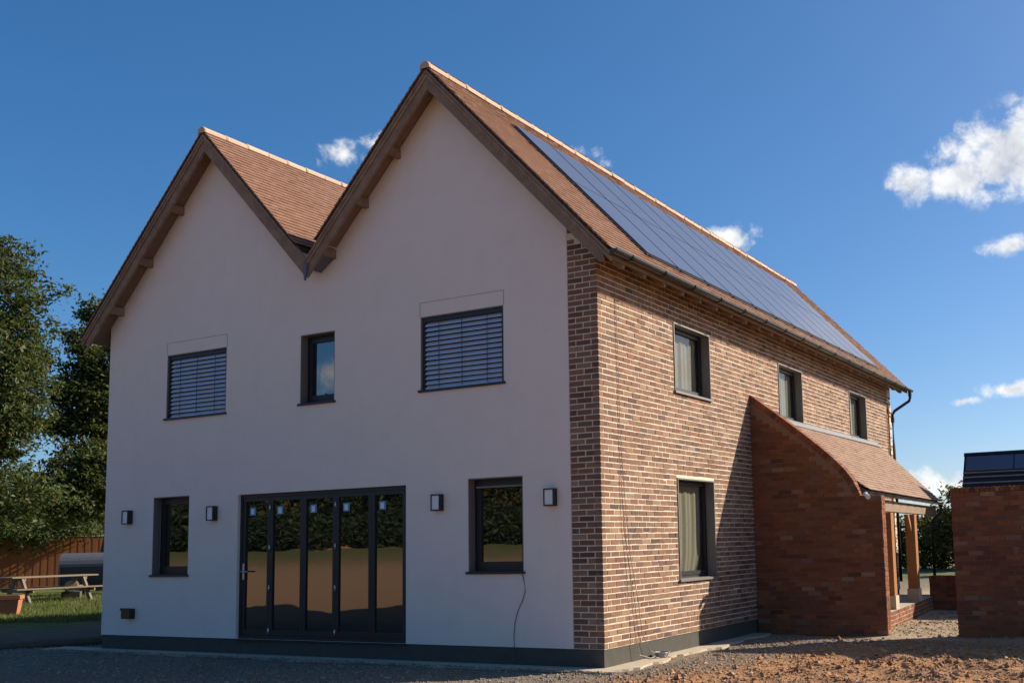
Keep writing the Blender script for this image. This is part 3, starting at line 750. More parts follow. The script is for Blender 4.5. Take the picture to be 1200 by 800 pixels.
# bricks on edge along the curved top
pts_c = []
for (a, za), (b, zb) in zip(curve, curve[1:]):
    n = max(1, int(math.hypot(b - a, zb - za) / .012))
    for i in range(n): pts_c.append((a + (b - a) * i / n, za + (zb - za) * i / n))
acc = .03; last = pts_c[0]; cope = MB().box((-.052, -.006, -.034), (.052, .226, .034)); cope_me = mesh('coping_brick', cope.V, cope.F, 'brick_red')
for p, q in zip(pts_c, pts_c[1:]):
    acc += math.hypot(q[0] - p[0], q[1] - p[1])
    if acc >= .075:
        acc -= .075; d = Vector((q[0] - p[0], 0, q[1] - p[1])).normalized(); n = Vector((-d.z, 0, d.x)); n = -n if n.z < 0 else n
        pos = Vector((q[0], WY, q[1])) - n * .052
        m4 = Matrix((n, Vector((0, 1, 0)), -d if n.cross(Vector((0, 1, 0))).dot(d) < 0 else d)).transposed().to_4x4(); m4.translation = pos + Vector((0, random.uniform(-.002, .002), 0)); inst('coping_brick', cope_me, wing, m4)
# porch roof
PYE = 13.35; PZT = 3.42
def pmap(u, s, n):
    ex = EX(u) + .03; L = math.hypot(ex, PZT - 2.05); t = s / 2.33
    c, si = ex / L, (PZT - 2.05) / L
    return np.array([ex * t + n * si, u, PZT - (PZT - 2.05) * t + n * c])
proof = MB()
V = [pmap(WY + .20, 0, -.03), pmap(PYE - .04, 0, -.03), pmap(PYE - .04, 2.3, -.03), pmap(WY + .20, 2.3, -.03), pmap(WY + .20, 0, -.10), pmap(PYE - .04, 0, -.10), pmap(PYE - .04, 2.3, -.10), pmap(WY + .20, 2.3, -.10)]
V = [(max(v[0], .012), v[1], v[2]) for v in V]
proof.add(V, [(0, 1, 2, 3), (4, 7, 6, 5), (0, 4, 5, 1), (3, 2, 6, 7), (0, 3, 7, 4), (1, 5, 6, 2)])
proof = proof.build('porch_roof', 'soffit', house)
tile_mass('tiling', pmap, tile_field(pmap, WY + .21, PYE, 2.33, start=.12), proof, 'tile_tan')
mb = MB(); mb.box((.006, WY + .2, PZT - .03), (.024, PYE - .1, PZT + .065)); mb.prism([(.024, 3.44), (.11, 3.375), (.11, 3.395), (.024, 3.462)], lambda u, v, k: (u, WY + .2 if k == 0 else PYE - .12, v + .0)); mb.build('lead_flashing', 'lead', proof)
gutter('porch_gutter', (EX(WY) + .055, WY - .02, 2.02), (EX(PYE) + .055, PYE, 2.02), .05, house, brk=.8)
mb = MB(); ye = PYE - .12; xe = EX(ye) + .055
mb.tube([(xe, ye, 1.98), (xe, ye, 1.86), (xe - .03, ye, 1.80), (xe - .20, ye - .05, 1.64), (xe - .22, ye - .05, 1.58), (xe - .22, ye - .05, .0)], .034, 10); mb.build('porch_downpipe', 'black_plastic', house, True)
def px_(y): return EX(y) - .10
mb = MB(); mb.prism([(px_(WY + .25) - .08, WY + .25), (px_(WY + .25) + .08, WY + .25), (px_(PYE - .2) + .08, PYE - .2), (px_(PYE - .2) - .08, PYE - .2)], lambda u, v, k: (u - .03, v, 1.74 if k == 0 else 1.93)); mb.build('porch_beam', 'oak_weathered', house)
for y in (7.45, 9.95):
    x = px_(y); r = .095
    mb = MB(); mb.box((x - r, y - r, .26), (x + r, y + r, 1.718)); po = mb.build('porch_post', 'oak_fresh', house)
    mb = MB(); mb.box((x - r - .02, y - r - .02, .02), (x + r + .02, y + r + .02, .258)); mb.build('stone_base', 'concrete', po)
    if y > 8:
        mb = MB(); mb.prism([(-.40, 1.718), (-.28, 1.718), (-.097, 1.44), (-.097, 1.30)], lambda u, v, k: (x - .04 + .08 * k, y + u, v)); mb.build('brace', 'oak_fresh', po)
# porch floor with a brick edge
yb = 12.2
mb = MB(); mb.prism([(.02, WY + .23), (px_(WY + .23) + .12, WY + .23), (px_(yb) + .12, yb), (.02, yb)], lambda u, v, k: (u, v, -.3 if k == 0 else .018)); pf = mb.build('porch_floor', 'concrete', house)
recs = []; dy = Vector((-.069, 1, 0)).normalized(); nrm = Vector((dy.y, -dy.x, 0)); y = WY + .25
for c in range(4):
    y = WY + .25 + (0 if c % 2 else BP / 2)
    while y < yb - .1:
        recs.append(((px_(y + .1) + .125, y + .1, -.28 + c * BC + .0375), tuple(dy), tuple(nrm), BP - .009, BC - .009)); y += BP
mass('brickwork', recs, 'brick_red', pf)
# curtain walling inside the porch: front door frame in the side wall
mb = MB(); mb.box((.004, 9.0, .02), (.03, 10.1, 2.15)); mb.build('porch_door', 'frame', house)
# security fitting with loose cable at the porch corner
mb = MB(); mb.tube([(1.93, WY - .02, 1.98), (1.93, WY - .09, 1.98)], .03, 8); mb.tube([(1.93, WY - .09, 1.97), (2.0, WY - .16, 1.92)], [.03, .04], 8); mb.build('security_light', 'white_plastic', house)

# ------------------------------------------------------------------ small things on the house
lamp_lab = ['black framed wall lamp on the outer side of the narrow ground floor window', 'black framed wall lamp between the narrow ground floor window and the bifold door',
            'black framed wall lamp between the bifold door and the right ground floor window', 'black framed wall lamp between the right ground floor window and the brick corner']
for x, lb in zip((-8.92, -6.93, -2.54, -.725), lamp_lab):
    t = empty('wall_lamp', (x, 0, 1.79)); tag(t, lb, 'lamp', 'wall lamps on the rendered front')
    hh, hw = .225, .075
    MB().box((-hw, -.022, 0), (hw, -.001, hh)).build('back_plate', 'black_plastic', t)
    MB().box((-hw + .012, -.085, .018), (hw - .012, -.023, hh - .018)).build('diffuser', 'lamp_diffuser', t)
    b = MB(); b.box((-hw, -.10, 0), (hw, -.023, .017)); b.box((-hw, -.10, hh - .017), (hw, -.023, hh)); b.box((hw - .011, -.10, .017), (hw, -.023, hh - .017)); b.box((-hw, -.10, .017), (-hw + .011, -.086, hh - .017)); b.build('cage', 'black_plastic', t)
mb = MB(); mb.tube([(-1.19, -.012, .93), (-1.165, -.012, .83), (-1.15, -.012, .72), (-1.19, -.012, .60), (-1.27, -.012, .46), (-1.315, -.012, .31), (-1.335, -.012, .15), (-1.33, -.012, .01), (-1.31, -.014, -.1), (-1.27, -.03, -.20)], .0045, 6)
tag(mb.build('hanging_cable', 'cable_dark'), 'thin dark cable hanging down the render below the right ground floor window', 'cable')
mb = MB(); mb.tube([(.014, .46, 4.75), (.014, .47, 4.3), (.014, .495, 3.7), (.015, .505, 2.6), (.02, .60, 1.7), (.02, .69, 1.14), (.03, .86, .55), (.03, .95, .12), (.06, 1.12, -.12), (.10, 1.3, -.20)], .0045, 6)
mb.tube([(.015, .50, 2.2), (.02, .53, 1.5), (.03, .66, .9), (.03, .70, .45), (.05, .74, .05), (.06, .80, -.14), (.12, 1.0, -.20), (.10, 1.25, -.20)], .0045, 6)
tag(mb.build('trailing_cable', 'cable_grey'), 'grey cable trailing down the sunlit brick wall beside the corner', 'cable')
mb = MB()
for k in range(5):
    pth = [(.13 + (.07 + .006 * k) * math.cos(a), 1.32 + (.09 + .004 * k) * math.sin(a), -.205 + .012 * k) for a in np.linspace(0, 6.1, 14)]
    mb.tube(pth, .008, 6)
tag(mb.build('cable_coil', 'cable_grey'), 'small coil of grey cable on the footing below the brick wall', 'cable')

# ------------------------------------------------------------------ garden wall, low wall, garage on the right
def brick_wall_thing(name, label, x0, x1, y, z0, z1, th=.22, nobj=300, cope=True):
    t = empty(name, ((x0 + x1) / 2, y, z0)); tag(t, label, 'wall'); off = Vector(t.location)
    def loc(o): o.location = o.location - off; return o
    mb = MB(); mb.box((x0 + .009, y + .008, z0 - .15), (x1 - .009, y + th - .008, z1 - .01)); bk = loc(mb.build('core', 'mortar_red', t))
    nc = int(round((z1 - z0) / BC)); recs = []
    for s, e, za, zb in layout(x0, x1, z0, nc, [], lambda c: (0 if c % 2 else -BP / 2)):
        recs.append((((s + e) / 2, y, (za + zb) / 2), (1, 0, 0), (0, -1, 0), e - s - .009, BC - .009))
    hid = []
    for s, e, za, zb in layout(x0, x1, z0, nc, [], lambda c: (0 if c % 2 else -BP / 2)):
        hid.append((((s + e) / 2, y + th, (za + zb) / 2), (1, 0, 0), (0, 1, 0), e - s - .009, BC - .009))
    for c in range(nc):
        z = z0 + (c + .5) * BC
        for xx, nn in ((x0, -1), (x1, 1)):
            if c % 2: hid.append(((xx, y + th / 2, z), (0, 1, 0), (nn, 0, 0), th - .012, BC - .009))
            else:
                for q in (.25, .75): hid.append(((xx, y + th * q, z), (0, 1, 0), (nn, 0, 0), th / 2 - .012, BC - .009))
    recs.sort(key=lambda r: (r[0][0] > 4.6, np.linalg.norm(np.array(r[0]) - C)))
    for r in recs[:nobj]: brick_piece('brick', r[3], r[4], 'brick_red', bk, r[0], r[1], r[2])
    mass('brickwork', recs[nobj:] + hid, 'brick_red', bk)
    if cope:
        cm = MB().box((-.033, -.012, 0), (.033, th + .012, .075)); me = mesh('coping_brick', cm.V, cm.F, 'brick_red'); x = x0 + .035
        while x < x1: inst('coping_brick', me, bk, Matrix.Translation((x, y, z1 - .004 + random.uniform(-.004, .004)))); x += .074
    return t
brick_wall_thing('garden_wall', 'tall red brick garden wall with a brick-on-edge top, in shade opposite the porch', 3.18, 7.6, 5.40, -.30, 1.95)
brick_wall_thing('low_wall', 'low red brick wall beyond the end of the porch', 1.42, 3.9, 11.5, -.30, .375, nobj=27)
gar = empty('garage', (6.2, 15.5, G)); tag(gar, 'low garage with a dark solar roof rising behind the tall garden wall', 'garage')
def gp(mb, name, mt, parent=gar): o = mb.build(name, mt, parent); o.location = -Vector((6.2, 15.5, G)) if parent is gar else (0, 0, 0); return o
gx0, gx1 = 1.95, 10.5
gp(MB().box((gx0 + .15, 13.2, -.3), (gx1 - .15, 17.8, 2.25)), 'wall', 'brick_red')
def grf(u, s, n): return (u, 12.9 + s * .55 - n * .835, 2.30 + s * .835 + n * .55)
def gbox(mb, a, b, s0, s1, n0, n1):
    V = [grf(a, s0, n0), grf(b, s0, n0), grf(b, s1, n0), grf(a, s1, n0), grf(a, s0, n1), grf(b, s0, n1), grf(b, s1, n1), grf(a, s1, n1)]
    mb.add(V, [(0, 3, 2, 1), (4, 5, 6, 7), (0, 1, 5, 4), (1, 2, 6, 5), (2, 3, 7, 6), (3, 0, 4, 7)]); return mb
GRL = .91
gr = gp(gbox(MB(), gx0, gx1, 0, GRL, -.06, 0), 'roof', 'black_plastic')
mb = MB(); V = [grf(gx0, GRL, -.06), grf(gx1, GRL, -.06), grf(gx1, GRL, 0), grf(gx0, GRL, 0)]; V += [(v[0], 30.6 - v[1] + .0, 2.25) for v in V[:2]]
mb.add([grf(gx0, GRL, .0), grf(gx1, GRL, .0), (gx1, 17.9, 2.25), (gx0, 17.9, 2.25)], [(0, 1, 2, 3)]); gp(mb, 'rear_roof', 'black_plastic')
gp(MB().add([(gx0 + .15, 13.2, 2.25), (gx0 + .15, 17.8, 2.25), (gx0 + .15, 13.42, 3.05)], [(0, 1, 2)]), 'gable', 'brick_red')
for i in range(8):
    a = gx0 + .06 + i * 1.04
    gbox(MB(), a, a + 1.02, .46, GRL - .05, .02, .05).build('solar_panel', 'solar_glass', gr)
for s in (.13, .29, .415): gbox(MB(), gx0, gx1, s, s + .022, .002, .03).build('batten', 'lead', gr)
gbox(MB(), gx0, gx1, GRL - .03, GRL + .05, .0, .06).build('ridge_cap', 'black_plastic', gr)

# ------------------------------------------------------------------ fence, shed, yard things on the left
fd = Vector((.553, .833, 0)); fn = Vector((.833, -.553, 0))
f0 = at_dist(60, 686, 47.0); f0 = Vector((f0[0], f0[1], hgt(f0[0], f0[1])))
fe = empty('board_fence', f0); tag(fe, 'brown close-board timber fence behind the picnic table', 'fence')
bz = 1.98; mb = MB(); k = 0
u = -14.0
while u < 9:
    o = .012 * (k % 2); a = fd * u + fn * (.01 + o); b = fd * (u + .135) + fn * (.028 + o)
    hh = bz + random.uniform(-.015, .015)
    c = fd * (u + .135) + fn * (.01 + o)
    V = [a, c, c + fn * .02, a + fn * .014]; V = [tuple(v) for v in V] + [tuple(v + Vector((0, 0, hh))) for v in V]
    mb.add(V, [(0, 3, 2, 1), (4, 5, 6, 7), (0, 1, 5, 4), (1, 2, 6, 5), (2, 3, 7, 6), (3, 0, 4, 7)]); u += .125; k += 1
bo = mb.build('board', 'fence_wood', fe); bo['kind'] = 'stuff'
def obox(mb, c, ax, ay, sx, sy, z0, z1):
    V = [c + ax * (i * sx) + ay * (j * sy) for i, j in ((-1, -1), (1, -1), (1, 1), (-1, 1))]
    V = [(v.x, v.y, z0) for v in V] + [(v.x, v.y, z1) for v in V]
    mb.add(V, [(0, 3, 2, 1), (4, 5, 6, 7), (0, 1, 5, 4), (1, 2, 6, 5), (2, 3, 7, 6), (3, 0, 4, 7)]); return mb
for i in range(10): obox(MB(), fd * (-13.5 + i * 2.4) - fn * .06, fd, fn, .05, .05, -.1, 2.05).build('post', 'fence_wood', fe)
for z in (.4, 1.1, 1.7): obox(MB(), fd * -2.5 - fn * .02, fd, fn, 11.4, .018, z, z + .08).build('rail', 'fence_wood', fe)
obox(MB(), fd * -2.5 + fn * .01, fd, fn, 11.5, .05, bz + .02, bz + .05).build('capping', 'shed_pale', fe)

sp = at_dist(20, 640, 58); sh = empty('shed', (sp[0], sp[1], .0), math.atan2(fd.y, fd.x)); tag(sh, 'pale roofed shed just showing over the board fence', 'shed')
MB().box((-4, -1.5, 0), (4, 1.5, 2.1)).build('wall', 'fence_wood', sh)
MB().prism([(-1.8, 2.1), (1.8, 2.1), (0, 2.75)], lambda u, v, k: (-4.2 + 8.4 * k, u, v)).build('roof', 'shed_pale', sh)

tp = at_dist(57, 706, 34.0); tz = hgt(tp[0], tp[1]); ang = math.atan2(fd.y, fd.x) - .12
tb = empty('picnic_table', (tp[0], tp[1], tz), ang + .62); tag(tb, 'weathered timber picnic table with attached benches on the lit grass', 'table')
for i in range(5): MB().box((-1.2, -.37 + i * .15, .73), (1.2, -.235 + i * .15, .768)).build('plank', 'table_wood', tb)
for sy in (-1, 1):
    for i in range(2): MB().box((-1.3, sy * (.62 + i * .14) - .065, .42), (1.3, sy * (.62 + i * .14) + .065, .455)).build('bench_plank', 'table_wood', tb)
for sx in (-.85, .85):
    for sy in (-1, 1):
        MB().prism([(sy * .20, .728), (sy * .34, .728), (sy * .84, 0), (sy * .68, 0)], lambda u, v, k: (sx - .03 + .06 * k + sy * .062, u, v)).build('leg', 'table_wood', tb)
    MB().box((sx - .02, -.80, .335), (sx + .02, .80, .415)).build('bench_beam', 'table_wood', tb)
    MB().box((sx - .02, -.36, .645), (sx + .02, .36, .727)).build('top_batten', 'table_wood', tb)

pp_ = at_dist(6, 713, 29.5); pz = hgt(pp_[0], pp_[1])
pt = empty('plant_pot', (pp_[0], pp_[1], pz), ang); tag(pt, 'square terracotta planter in front of the picnic table', 'planter')
def fr(mb, w0, w1, z0, z1):
    V = [(-w0, -w0, z0), (w0, -w0, z0), (w0, w0, z0), (-w0, w0, z0), (-w1, -w1, z1), (w1, -w1, z1), (w1, w1, z1), (-w1, w1, z1)]
    return mb.add(V, [(0, 3, 2, 1), (4, 5, 6, 7), (0, 1, 5, 4), (1, 2, 6, 5), (2, 3, 7, 6), (3, 0, 4, 7)])
fr(MB(), .27, .32, 0, .40).build('bowl', 'terracotta', pt); fr(MB(), .35, .35, .402, .49).build('rim', 'terracotta', pt); fr(MB(), .30, .30, .491, .50).build('soil', 'bark', pt)

sp = at_dist(117, 700, 37.5); sz = hgt(sp[0], sp[1])
tr = empty('small_trailer', (sp[0], sp[1], sz), ang - .1); tag(tr, 'grey metal trailer with a rounded roof beside the house corner', 'trailer')
W2, D2 = 1.05, .7
prof = [(-D2, .95)] + [(-D2 + .5 * (1 - math.cos(a)), .95 + .42 * math.sin(a)) for a in np.linspace(.2, 1.57, 6)] + [(D2 - .5 * (1 - math.cos(a)), .95 + .42 * math.sin(a)) for a in np.linspace(1.4, .2, 5)] + [(D2, .95)]
MB().prism(prof, lambda u, v, k: (-W2 + 2 * W2 * k, u, v)).build('roof', 'trailer_grey', tr)
MB().box((-W2 + .03, -D2 + .06, .35), (W2 - .03, D2 - .06, .948)).build('body', 'black_plastic', tr)
for x in (-W2, W2 - .06): MB().box((x, -D2, .30), (x + .06, -D2 + .05, .949)).build('post', 'trailer_grey', tr)
for i in range(8): MB().box((W2 - .5 + i * .07, -D2 - .03, .12), (W2 - .46 + i * .07, -D2 + .01, 1.15)).build('rib', 'trailer_pale', tr)
for x in (-.55, .55):
    w_ = MB().tube([(x, -D2 + .02, .28), (x, -D2 - .14, .28)], .28, 16).build('wheel', 'black_plastic', tr); MB().tube([(x, -D2 - .142, .28), (x, -D2 - .15, .28)], .14, 12).build('hub', 'trailer_pale', w_)
lp = at_dist(88, 700, 35.0); lz = hgt(lp[0], lp[1])
lg = empty('log', (lp[0], lp[1], lz + .42), ang); tag(lg, 'pale sawn log resting by the trailer behind the picnic table', 'log')
MB().tube([(-.1, -.25, 0), (-.1, .4, 0)], [.17, .16], 14).build('bark', 'bark', lg); MB().tube([(-.1, -.256, 0), (-.1, -.251, 0)], .16, 14).build('sawn_end', 'log', lg)
MB().box((-.34, -.2, -.42), (.14, .35, -.165)).build('block', 'bark', lg)
bp = at_dist(85, 742, 21); bl = MB(); q = Vector((bp[0], bp[1], hgt(bp[0], bp[1]) + .05))
bl.tube([q - fd * 1.5, q + fd * .3 + Vector((0, 0, .02)), q + fd * 1.6 + Vector((0, 0, .08))], [.07, .08, .06], 8)
tag(bl.build('fallen_branch', 'bark'), 'grey fallen branch lying on the dark ground beyond the house corner', 'branch')

# ------------------------------------------------------------------ vegetation
def leaf_mesh(name, P_, size, mt, stretch=1.7, up=.35):
    n = len(P_); d = RNG.normal(0, 1, (n, 3)); d /= np.linalg.norm(d, axis=1, keepdims=True)
    nn = RNG.normal(0, 1, (n, 3)); nn[:, 2] = np.abs(nn[:, 2]) + up; nn /= np.linalg.norm(nn, axis=1, keepdims=True)
    a = np.cross(nn, d); a /= np.linalg.norm(a, axis=1, keepdims=True) + 1e-9; b = np.cross(nn, a)
    s = size * RNG.uniform(.6, 1.35, (n, 1))
    fold = nn * s * .18
    V = np.stack([P_ - a * s * stretch * .5, P_ + b * s * .42 + fold, P_ + a * s * stretch * .5, P_ - b * s * .42 + fold], 1).reshape(-1, 3)
    i = 4 * np.arange(n)[:, None]
    Fq = np.concatenate([i + np.array([[0, 1, 2]]), i + np.array([[0, 2, 3]])])
    return fast_mesh(name, V, Fq, mt)
def tree(name, base, lobes, nleaf, size, mt, label, group=None, trunk_r=.3, clump=.55, trunk_h=None, per=26, spray=None):
    """lobes: (dx,dy,dz,rx,ry,rz) relative to base"""
    t = empty(name, base); tag(t, label, 'tree', group)
    lob = np.array(lobes, float); vol = lob[:, 3] * lob[:, 4] * lob[:, 5]; pr = vol ** .8 / (vol ** .8).sum()
    ncl = max(20, nleaf // per); li = RNG.choice(len(lob), ncl, p=pr)
    d = RNG.normal(0, 1, (ncl, 3)); d /= np.linalg.norm(d, axis=1, keepdims=True)
    r = RNG.uniform(.25, 1, (ncl, 1)) ** .45 * (1 + RNG.normal(0, .20, (ncl, 1)))
    cen = lob[li, :3] + d * r * lob[li, 3:6]; cen = cen[cen[:, 2] > .3]
    if spray is not None: cen = np.concatenate([cen, np.array(spray)])
    top = lob[:, 2].max(); th_ = trunk_h or lob[:, 2].min()
    mb = MB(); path = [(0, 0, -.15), (.05, .03, th_ * .4), (-.04, .06, th_), (lob[0, 0] * .4, lob[0, 1] * .4, (th_ + top) / 2), (lob[0, 0] * .8, lob[0, 1] * .8, top)]
    mb.tube(path, [trunk_r * 1.25, trunk_r, trunk_r * .8, trunk_r * .5, trunk_r * .15], 9)
    for l in lob:
        for q in range(2):
            e = l[:3] + RNG.normal(0, .35, 3) * l[3:6]; s = np.array([0, 0, th_ * RNG.uniform(.7, 1.25)])
            mid = (s + e) / 2 + np.array([0, 0, .12 * np.linalg.norm(e - s)])
            mb.tube([tuple(s), tuple(mid), tuple(e)], [trunk_r * .42, trunk_r * .25, trunk_r * .06], 6)
    for c_ in cen[RNG.choice(len(cen), min(len(cen), 160), replace=False)]:
        j = np.argmin(np.linalg.norm((lob[:, :3] - c_) / lob[:, 3:6], axis=1)); s = lob[j, :3] + (c_ - lob[j, :3]) * .25
        mb.tube([tuple(s), tuple((s + c_) / 2 + RNG.normal(0, .08, 3)), tuple(c_)], [trunk_r * .10, trunk_r * .07, trunk_r * .02], 4, cap=False)
    mb.build('trunk', 'bark', t)
    n = len(cen) * per; P_ = np.repeat(cen, per, 0) + RNG.normal(0, clump, (n, 3)) * np.array([1, 1, .7]) * RNG.uniform(.4, 1, (n, 1))
    o = link(bpy.data.objects.new('crown', leaf_mesh('crown', P_, size, mt)), t); return t
def pix_at(px, py, r): return at_dist(px, py, r)
def lobe(base, px, py, r, rx, rz, ry=None):
    q = pix_at(px, py, r) - np.array(base); return (q[0], q[1], q[2], rx, ry or rx, rz)
# big tree at the left edge and the one half behind the house corner
b1 = at_dist(-35, 700, 41); b1 = (b1[0], b1[1], hgt(b1[0], b1[1]))
tree('deciduous_tree', b1, [lobe(b1, -30, 420, 41, 2.3, 2.4), lobe(b1, 6, 350, 40.5, 1.1, 1.5), lobe(b1, -2, 303, 41, .8, .7), lobe(b1, 22, 455, 40, 1.1, 1.3), lobe(b1, 0, 500, 40.5, 1.3, .9), lobe(b1, -75, 480, 41, 2.6, 2.8), lobe(b1, 0, 585, 40, 1.9, .9), lobe(b1, 38, 400, 40.4, .55, .7)],
     46000, .105, 'leaf', 'tall leafy tree with sprays of twigs against the sky beyond the fence end', 'trees beyond the house corner', .32, .24, per=30,
     spray=[tuple(pix_at(px + RNG.normal(0, 2), py + RNG.normal(0, 2), 40.5) - np.array(b1)) for px, py in ((33, 292), (38, 300), (30, 310), (26, 320), (52, 352), (60, 350), (68, 345), (78, 341), (84, 337), (45, 360), (50, 385), (58, 380), (20, 285), (12, 282), (55, 420), (48, 440))])
b2 = at_dist(122, 695, 43); b2 = (b2[0], b2[1], hgt(b2[0], b2[1]))
tree('deciduous_tree', b2, [lobe(b2, 112, 368, 43, .5, .5), lobe(b2, 100, 400, 43, .65, .6), lobe(b2, 128, 425, 43, 1.3, 1.0), lobe(b2, 113, 478, 43, 1.4, 1.2), lobe(b2, 86, 465, 42.5, .7, .8), lobe(b2, 112, 560, 42, 1.5, 1.3), lobe(b2, 80, 585, 42, 1.4, .8), lobe(b2, 70, 500, 42.5, .6, .35)],
     33000, .105, 'leaf', 'slimmer leafy tree growing close behind the house corner', 'trees beyond the house corner', .25, .24, per=30)
b3 = at_dist(30, 690, 52); b3 = (b3[0], b3[1], hgt(b3[0], b3[1]))
tree('deciduous_tree', b3, [lobe(b3, 5, 585, 52, 2.4, 1.5), lobe(b3, 75, 600, 52, 2.4, 1.1), lobe(b3, 45, 622, 48.5, 3.2, .6), lobe(b3, 115, 590, 52, 2.0, 1.6)], 20000, .14, 'leaf_dark', 'low dark tree overhanging the fence behind the two taller trees', 'trees beyond the house corner', .25, .32, per=30)
# grass tufts on the lit lawn
gp_ = []
for _ in range(5200):
    px = RNG.uniform(-30, 125); r = RNG.uniform(27.5, 40); q = at_dist(px, 700, r); gp_.append((q[0], q[1], hgt(q[0], q[1])))
gp_ = np.array(gp_); n = len(gp_); k = 5
P_ = np.repeat(gp_, k, 0) + np.c_[RNG.normal(0, .10, (n * k, 2)), np.zeros(n * k)]
h_ = RNG.uniform(.04, .15, (n * k, 1)); a = RNG.uniform(0, 6.28, n * k); wv = np.c_[np.cos(a), np.sin(a), 0 * a] * .012
lean = np.c_[RNG.normal(0, .05, (n * k, 2)), np.zeros(n * k)]
V = np.stack([P_ - wv, P_ + wv, P_ + lean + np.array([0, 0, 1]) * h_], 1).reshape(-1, 3)
go = link(bpy.data.objects.new('grass', fast_mesh('grass', V, np.arange(len(V)).reshape(-1, 3), 'grass'))); tag(go, 'sunlit tufts of grass round the picnic table', 'grass', kind='stuff')
# weeds by the trailer
# hedge and trees past the porch
def hedge(name, p0, p1, h, wd, n, size, mt, label):
    p0, p1 = np.array(p0), np.array(p1); t = empty(name, tuple(p0)); tag(t, label, 'hedge')
    f = RNG.uniform(0, 1, n); s = RNG.normal(0, 1, (n, 3)); s /= np.linalg.norm(s, axis=1, keepdims=True)
    hv = h * (.82 + .18 * np.sin(f * 41) * np.sin(f * 17 + 1))
    P_ = (p1 - p0)[None] * f[:, None] + np.c_[s[:, 0] * wd, s[:, 1] * wd, hv * (.5 + .5 * s[:, 2]) + RNG.normal(0, .12, n)]
    link(bpy.data.objects.new('foliage', leaf_mesh('foliage', P_, size, mt)), t)
    mb = MB(); k = int(np.linalg.norm(p1 - p0) / 2)
    for i in range(k + 1):
        q = (p1 - p0) * i / max(k, 1); mb.tube([tuple(q), tuple(q + np.array([.1, 0, h * .5]))], [.07, .04], 6)
    mb.build('stems', 'bark', t); return t
hedge('hedge', (-14, 40, G), (14, 36, G), 2.7, 1.0, 26000, .16, 'leaf_dark', 'clipped dark hedge across the yard beyond the porch posts')
tree('deciduous_tree', (-1.5, 37.5, G), [(0, 0, 2.3, 1.9, 1.5, 1.4), (-1.6, 0, 1.7, 1.4, 1.2, 1.1)], 9000, .15, 'leaf_autumn', 'yellowing bush in front of the hedge beyond the porch', None, .12, .35)
tree('deciduous_tree', (1.6, 33, G), [(0, 0, 2.6, .75, .75, 1.25), (.3, 0, 3.1, .4, .4, .6)], 2600, .10, 'leaf_dark', 'thin shrub showing above the end of the garden wall', None, .07, .2)
# tree line and earth heap across the yard in front of the house (seen in the glass)
mir = np.array([C[0], -C[1]])
k = 0
for ang_, dist, hh in ((-39, 80, 14), (-41.5, 74, 11), (-43.5, 82, 15), (-46, 76, 12), (-48.5, 84, 14), (-51, 74, 11), (-54, 82, 14), (-57, 76, 13), (-35.5, 82, 14), (-31.5, 80, 13), (-60.5, 80, 14), (-27, 82, 14), (-64.5, 76, 13), (-69, 80, 14)):
    hh *= .66; a = R_(ang_); q = mir + dist * np.array([math.sin(a), -math.cos(a)]); z = float(hgt(q[0], q[1]))
    tree('field_tree', (q[0], q[1], z), [(0, 0, hh * .55, 4.6, 4.6, hh * .46), (2.5, -1, hh * .4, 3, 3, hh * .3), (-2.5, 1, hh * .38, 3, 3, hh * .3), (0, 0, 1.8, 4.5, 4.5, 1.6)], 12000, .23, 'leaf_dark' if k % 3 else 'leaf_autumn', ('dark green leafy tree' if k % 3 else 'yellowing leafy tree') + ' in the row across the yard facing the house', 'tree row across the yard', .3, .8); k += 1

def _hp(a_, d_):
    a_ = R_(a_); q_ = mir + d_ * np.array([math.sin(a_), -math.cos(a_)]); return (q_[0], q_[1], float(hgt(q_[0], q_[1])) - .1)
hedge('undergrowth', _hp(-24, 72), _hp(-70, 72), 2.6, 1.6, 34000, .22, 'leaf_dark', 'dense undergrowth below the tree row across the yard')
a = R_(-44.5); q = mir + 68 * np.array([math.sin(a), -math.cos(a)]); V = []; Fc = []; na, nr = 28, 9
for i in range(nr):
    for j in range(na):
        f = i / (nr - 1); th = 2 * math.pi * j / na; rr_ = f * 2.9 * (1 + .16 * math.sin(3 * th + 1) + .08 * math.sin(7 * th))
        V.append((rr_ * math.cos(th), rr_ * math.sin(th) * .8, 1.55 * (1 - f) ** .8 * (1 + .22 * math.sin(5 * th + 4 * f)) + random.uniform(-.08, .08) - .2))
for i in range(nr - 1):
    for j in range(na): Fc.append((i * na + j, i * na + (j + 1) % na, (i + 1) * na + (j + 1) % na, (i + 1) * na + j))
hp = mesh('earth_heap', V, Fc, 'clod'); ho = link(bpy.data.objects.new('earth_heap', hp)); ho.location = (q[0], q[1], float(hgt(q[0], q[1]))); tag(ho, 'heap of orange earth in the yard opposite the house', 'heap')

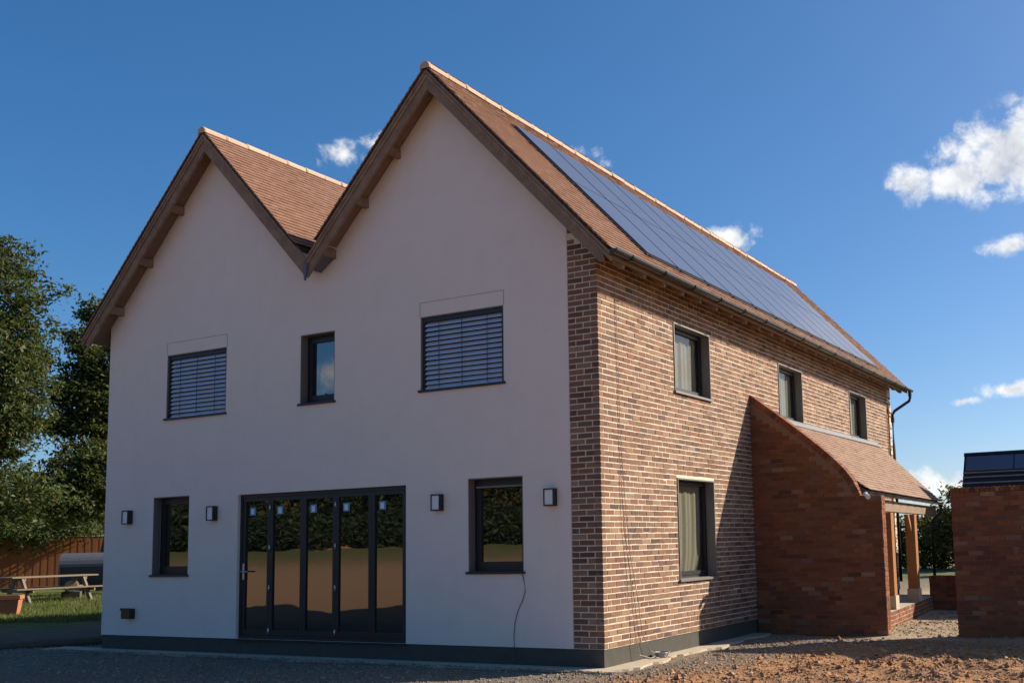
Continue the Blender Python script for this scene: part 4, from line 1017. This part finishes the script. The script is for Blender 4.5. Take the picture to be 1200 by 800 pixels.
# ------------------------------------------------------------------ loose stones
def stones(name, P_, R0, mt, label):
    n = len(P_); ico = np.array([(0, 0, 1), (.9, 0, .25), (.28, .86, .2), (-.73, .53, .25), (-.73, -.53, .2), (.28, -.86, .25), (0, 0, -.6)])
    Fi = np.array([(0, 1, 2), (0, 2, 3), (0, 3, 4), (0, 4, 5), (0, 5, 1), (6, 2, 1), (6, 3, 2), (6, 4, 3), (6, 5, 4), (6, 1, 5)])
    V = ico[None] * (1 + RNG.normal(0, .22, (n, 7, 1))) * RNG.uniform(.6, 1.2, (n, 1, 3)) * np.array([1, 1, .75])
    a = RNG.uniform(0, 6.28, n); ca, sa = np.cos(a)[:, None], np.sin(a)[:, None]
    V = np.stack([V[..., 0] * ca - V[..., 1] * sa, V[..., 0] * sa + V[..., 1] * ca, V[..., 2]], -1) * R0[:, None, None] + P_[:, None]
    o = link(bpy.data.objects.new(name, fast_mesh(name, V.reshape(-1, 3), (Fi[None] + 7 * np.arange(n)[:, None, None]).reshape(-1, 3), mt))); tag(o, label, name.split('_')[0], kind='stuff'); return o
def ground_z(x, y):
    r = sstep(.9, 2.2, x - .22 * y) * sstep(4.2, 2.8, y) * sstep(-9, -4, y)
    return hgt(x, y) + r * (.04 * np.sin(4.1 * x + y * 1.7) * np.sin(3.3 * y - x) + .03 * np.sin(9 * x) * np.sin(8 * y + 2))
n = 62000; x = RNG.uniform(-11.5, 5.2, n); y = RNG.uniform(-4.2, 4.8, n)
inside = (x > -10.1) & (x < .42) & (y > -.36)
keep = ~inside & (RNG.uniform(0, 1, n) < np.where(x - .22 * y > 1.0, .25, 1)); x, y = x[keep], y[keep]
rr0 = RNG.lognormal(math.log(.013), .4, len(x)); stones('gravel_chips', np.c_[x, y, ground_z(x, y)], rr0, 'gravel', 'loose grey-brown gravel spread along the house front and side')
n = 26000; x = RNG.uniform(.2, 6.5, n); y = RNG.uniform(-4.5, 4.6, n)
keep = (RNG.uniform(0, 1, n) < sstep(.2, 1.5, x - .22 * y + RNG.normal(0, .3, n))); x, y = x[keep], y[keep]
rr0 = np.minimum(RNG.lognormal(math.log(.0125), .62, len(x)), .07); stones('rubble_clods', np.c_[x, y, ground_z(x, y)], rr0, 'clod', 'broken red-brown earth clods and rubble in the sunlit foreground')
n = 3500; x = RNG.uniform(1.8, 4.6, n); y = RNG.uniform(5.2, 12, n); rr0 = RNG.lognormal(math.log(.015), .4, n)
stones('gravel_chips', np.c_[x, y, ground_z(x, y)], rr0, 'gravel', 'sandy gravel on the path between the porch and the garden wall')
n = 1500; x = RNG.uniform(-10.3, .5, n); y = RNG.uniform(-.46, -.30, n); stones('gravel_chips', np.c_[x, y, np.full(n, -.222)], RNG.lognormal(math.log(.010), .4, n), 'gravel', 'scattered chips along the edge of the concrete footing strip')
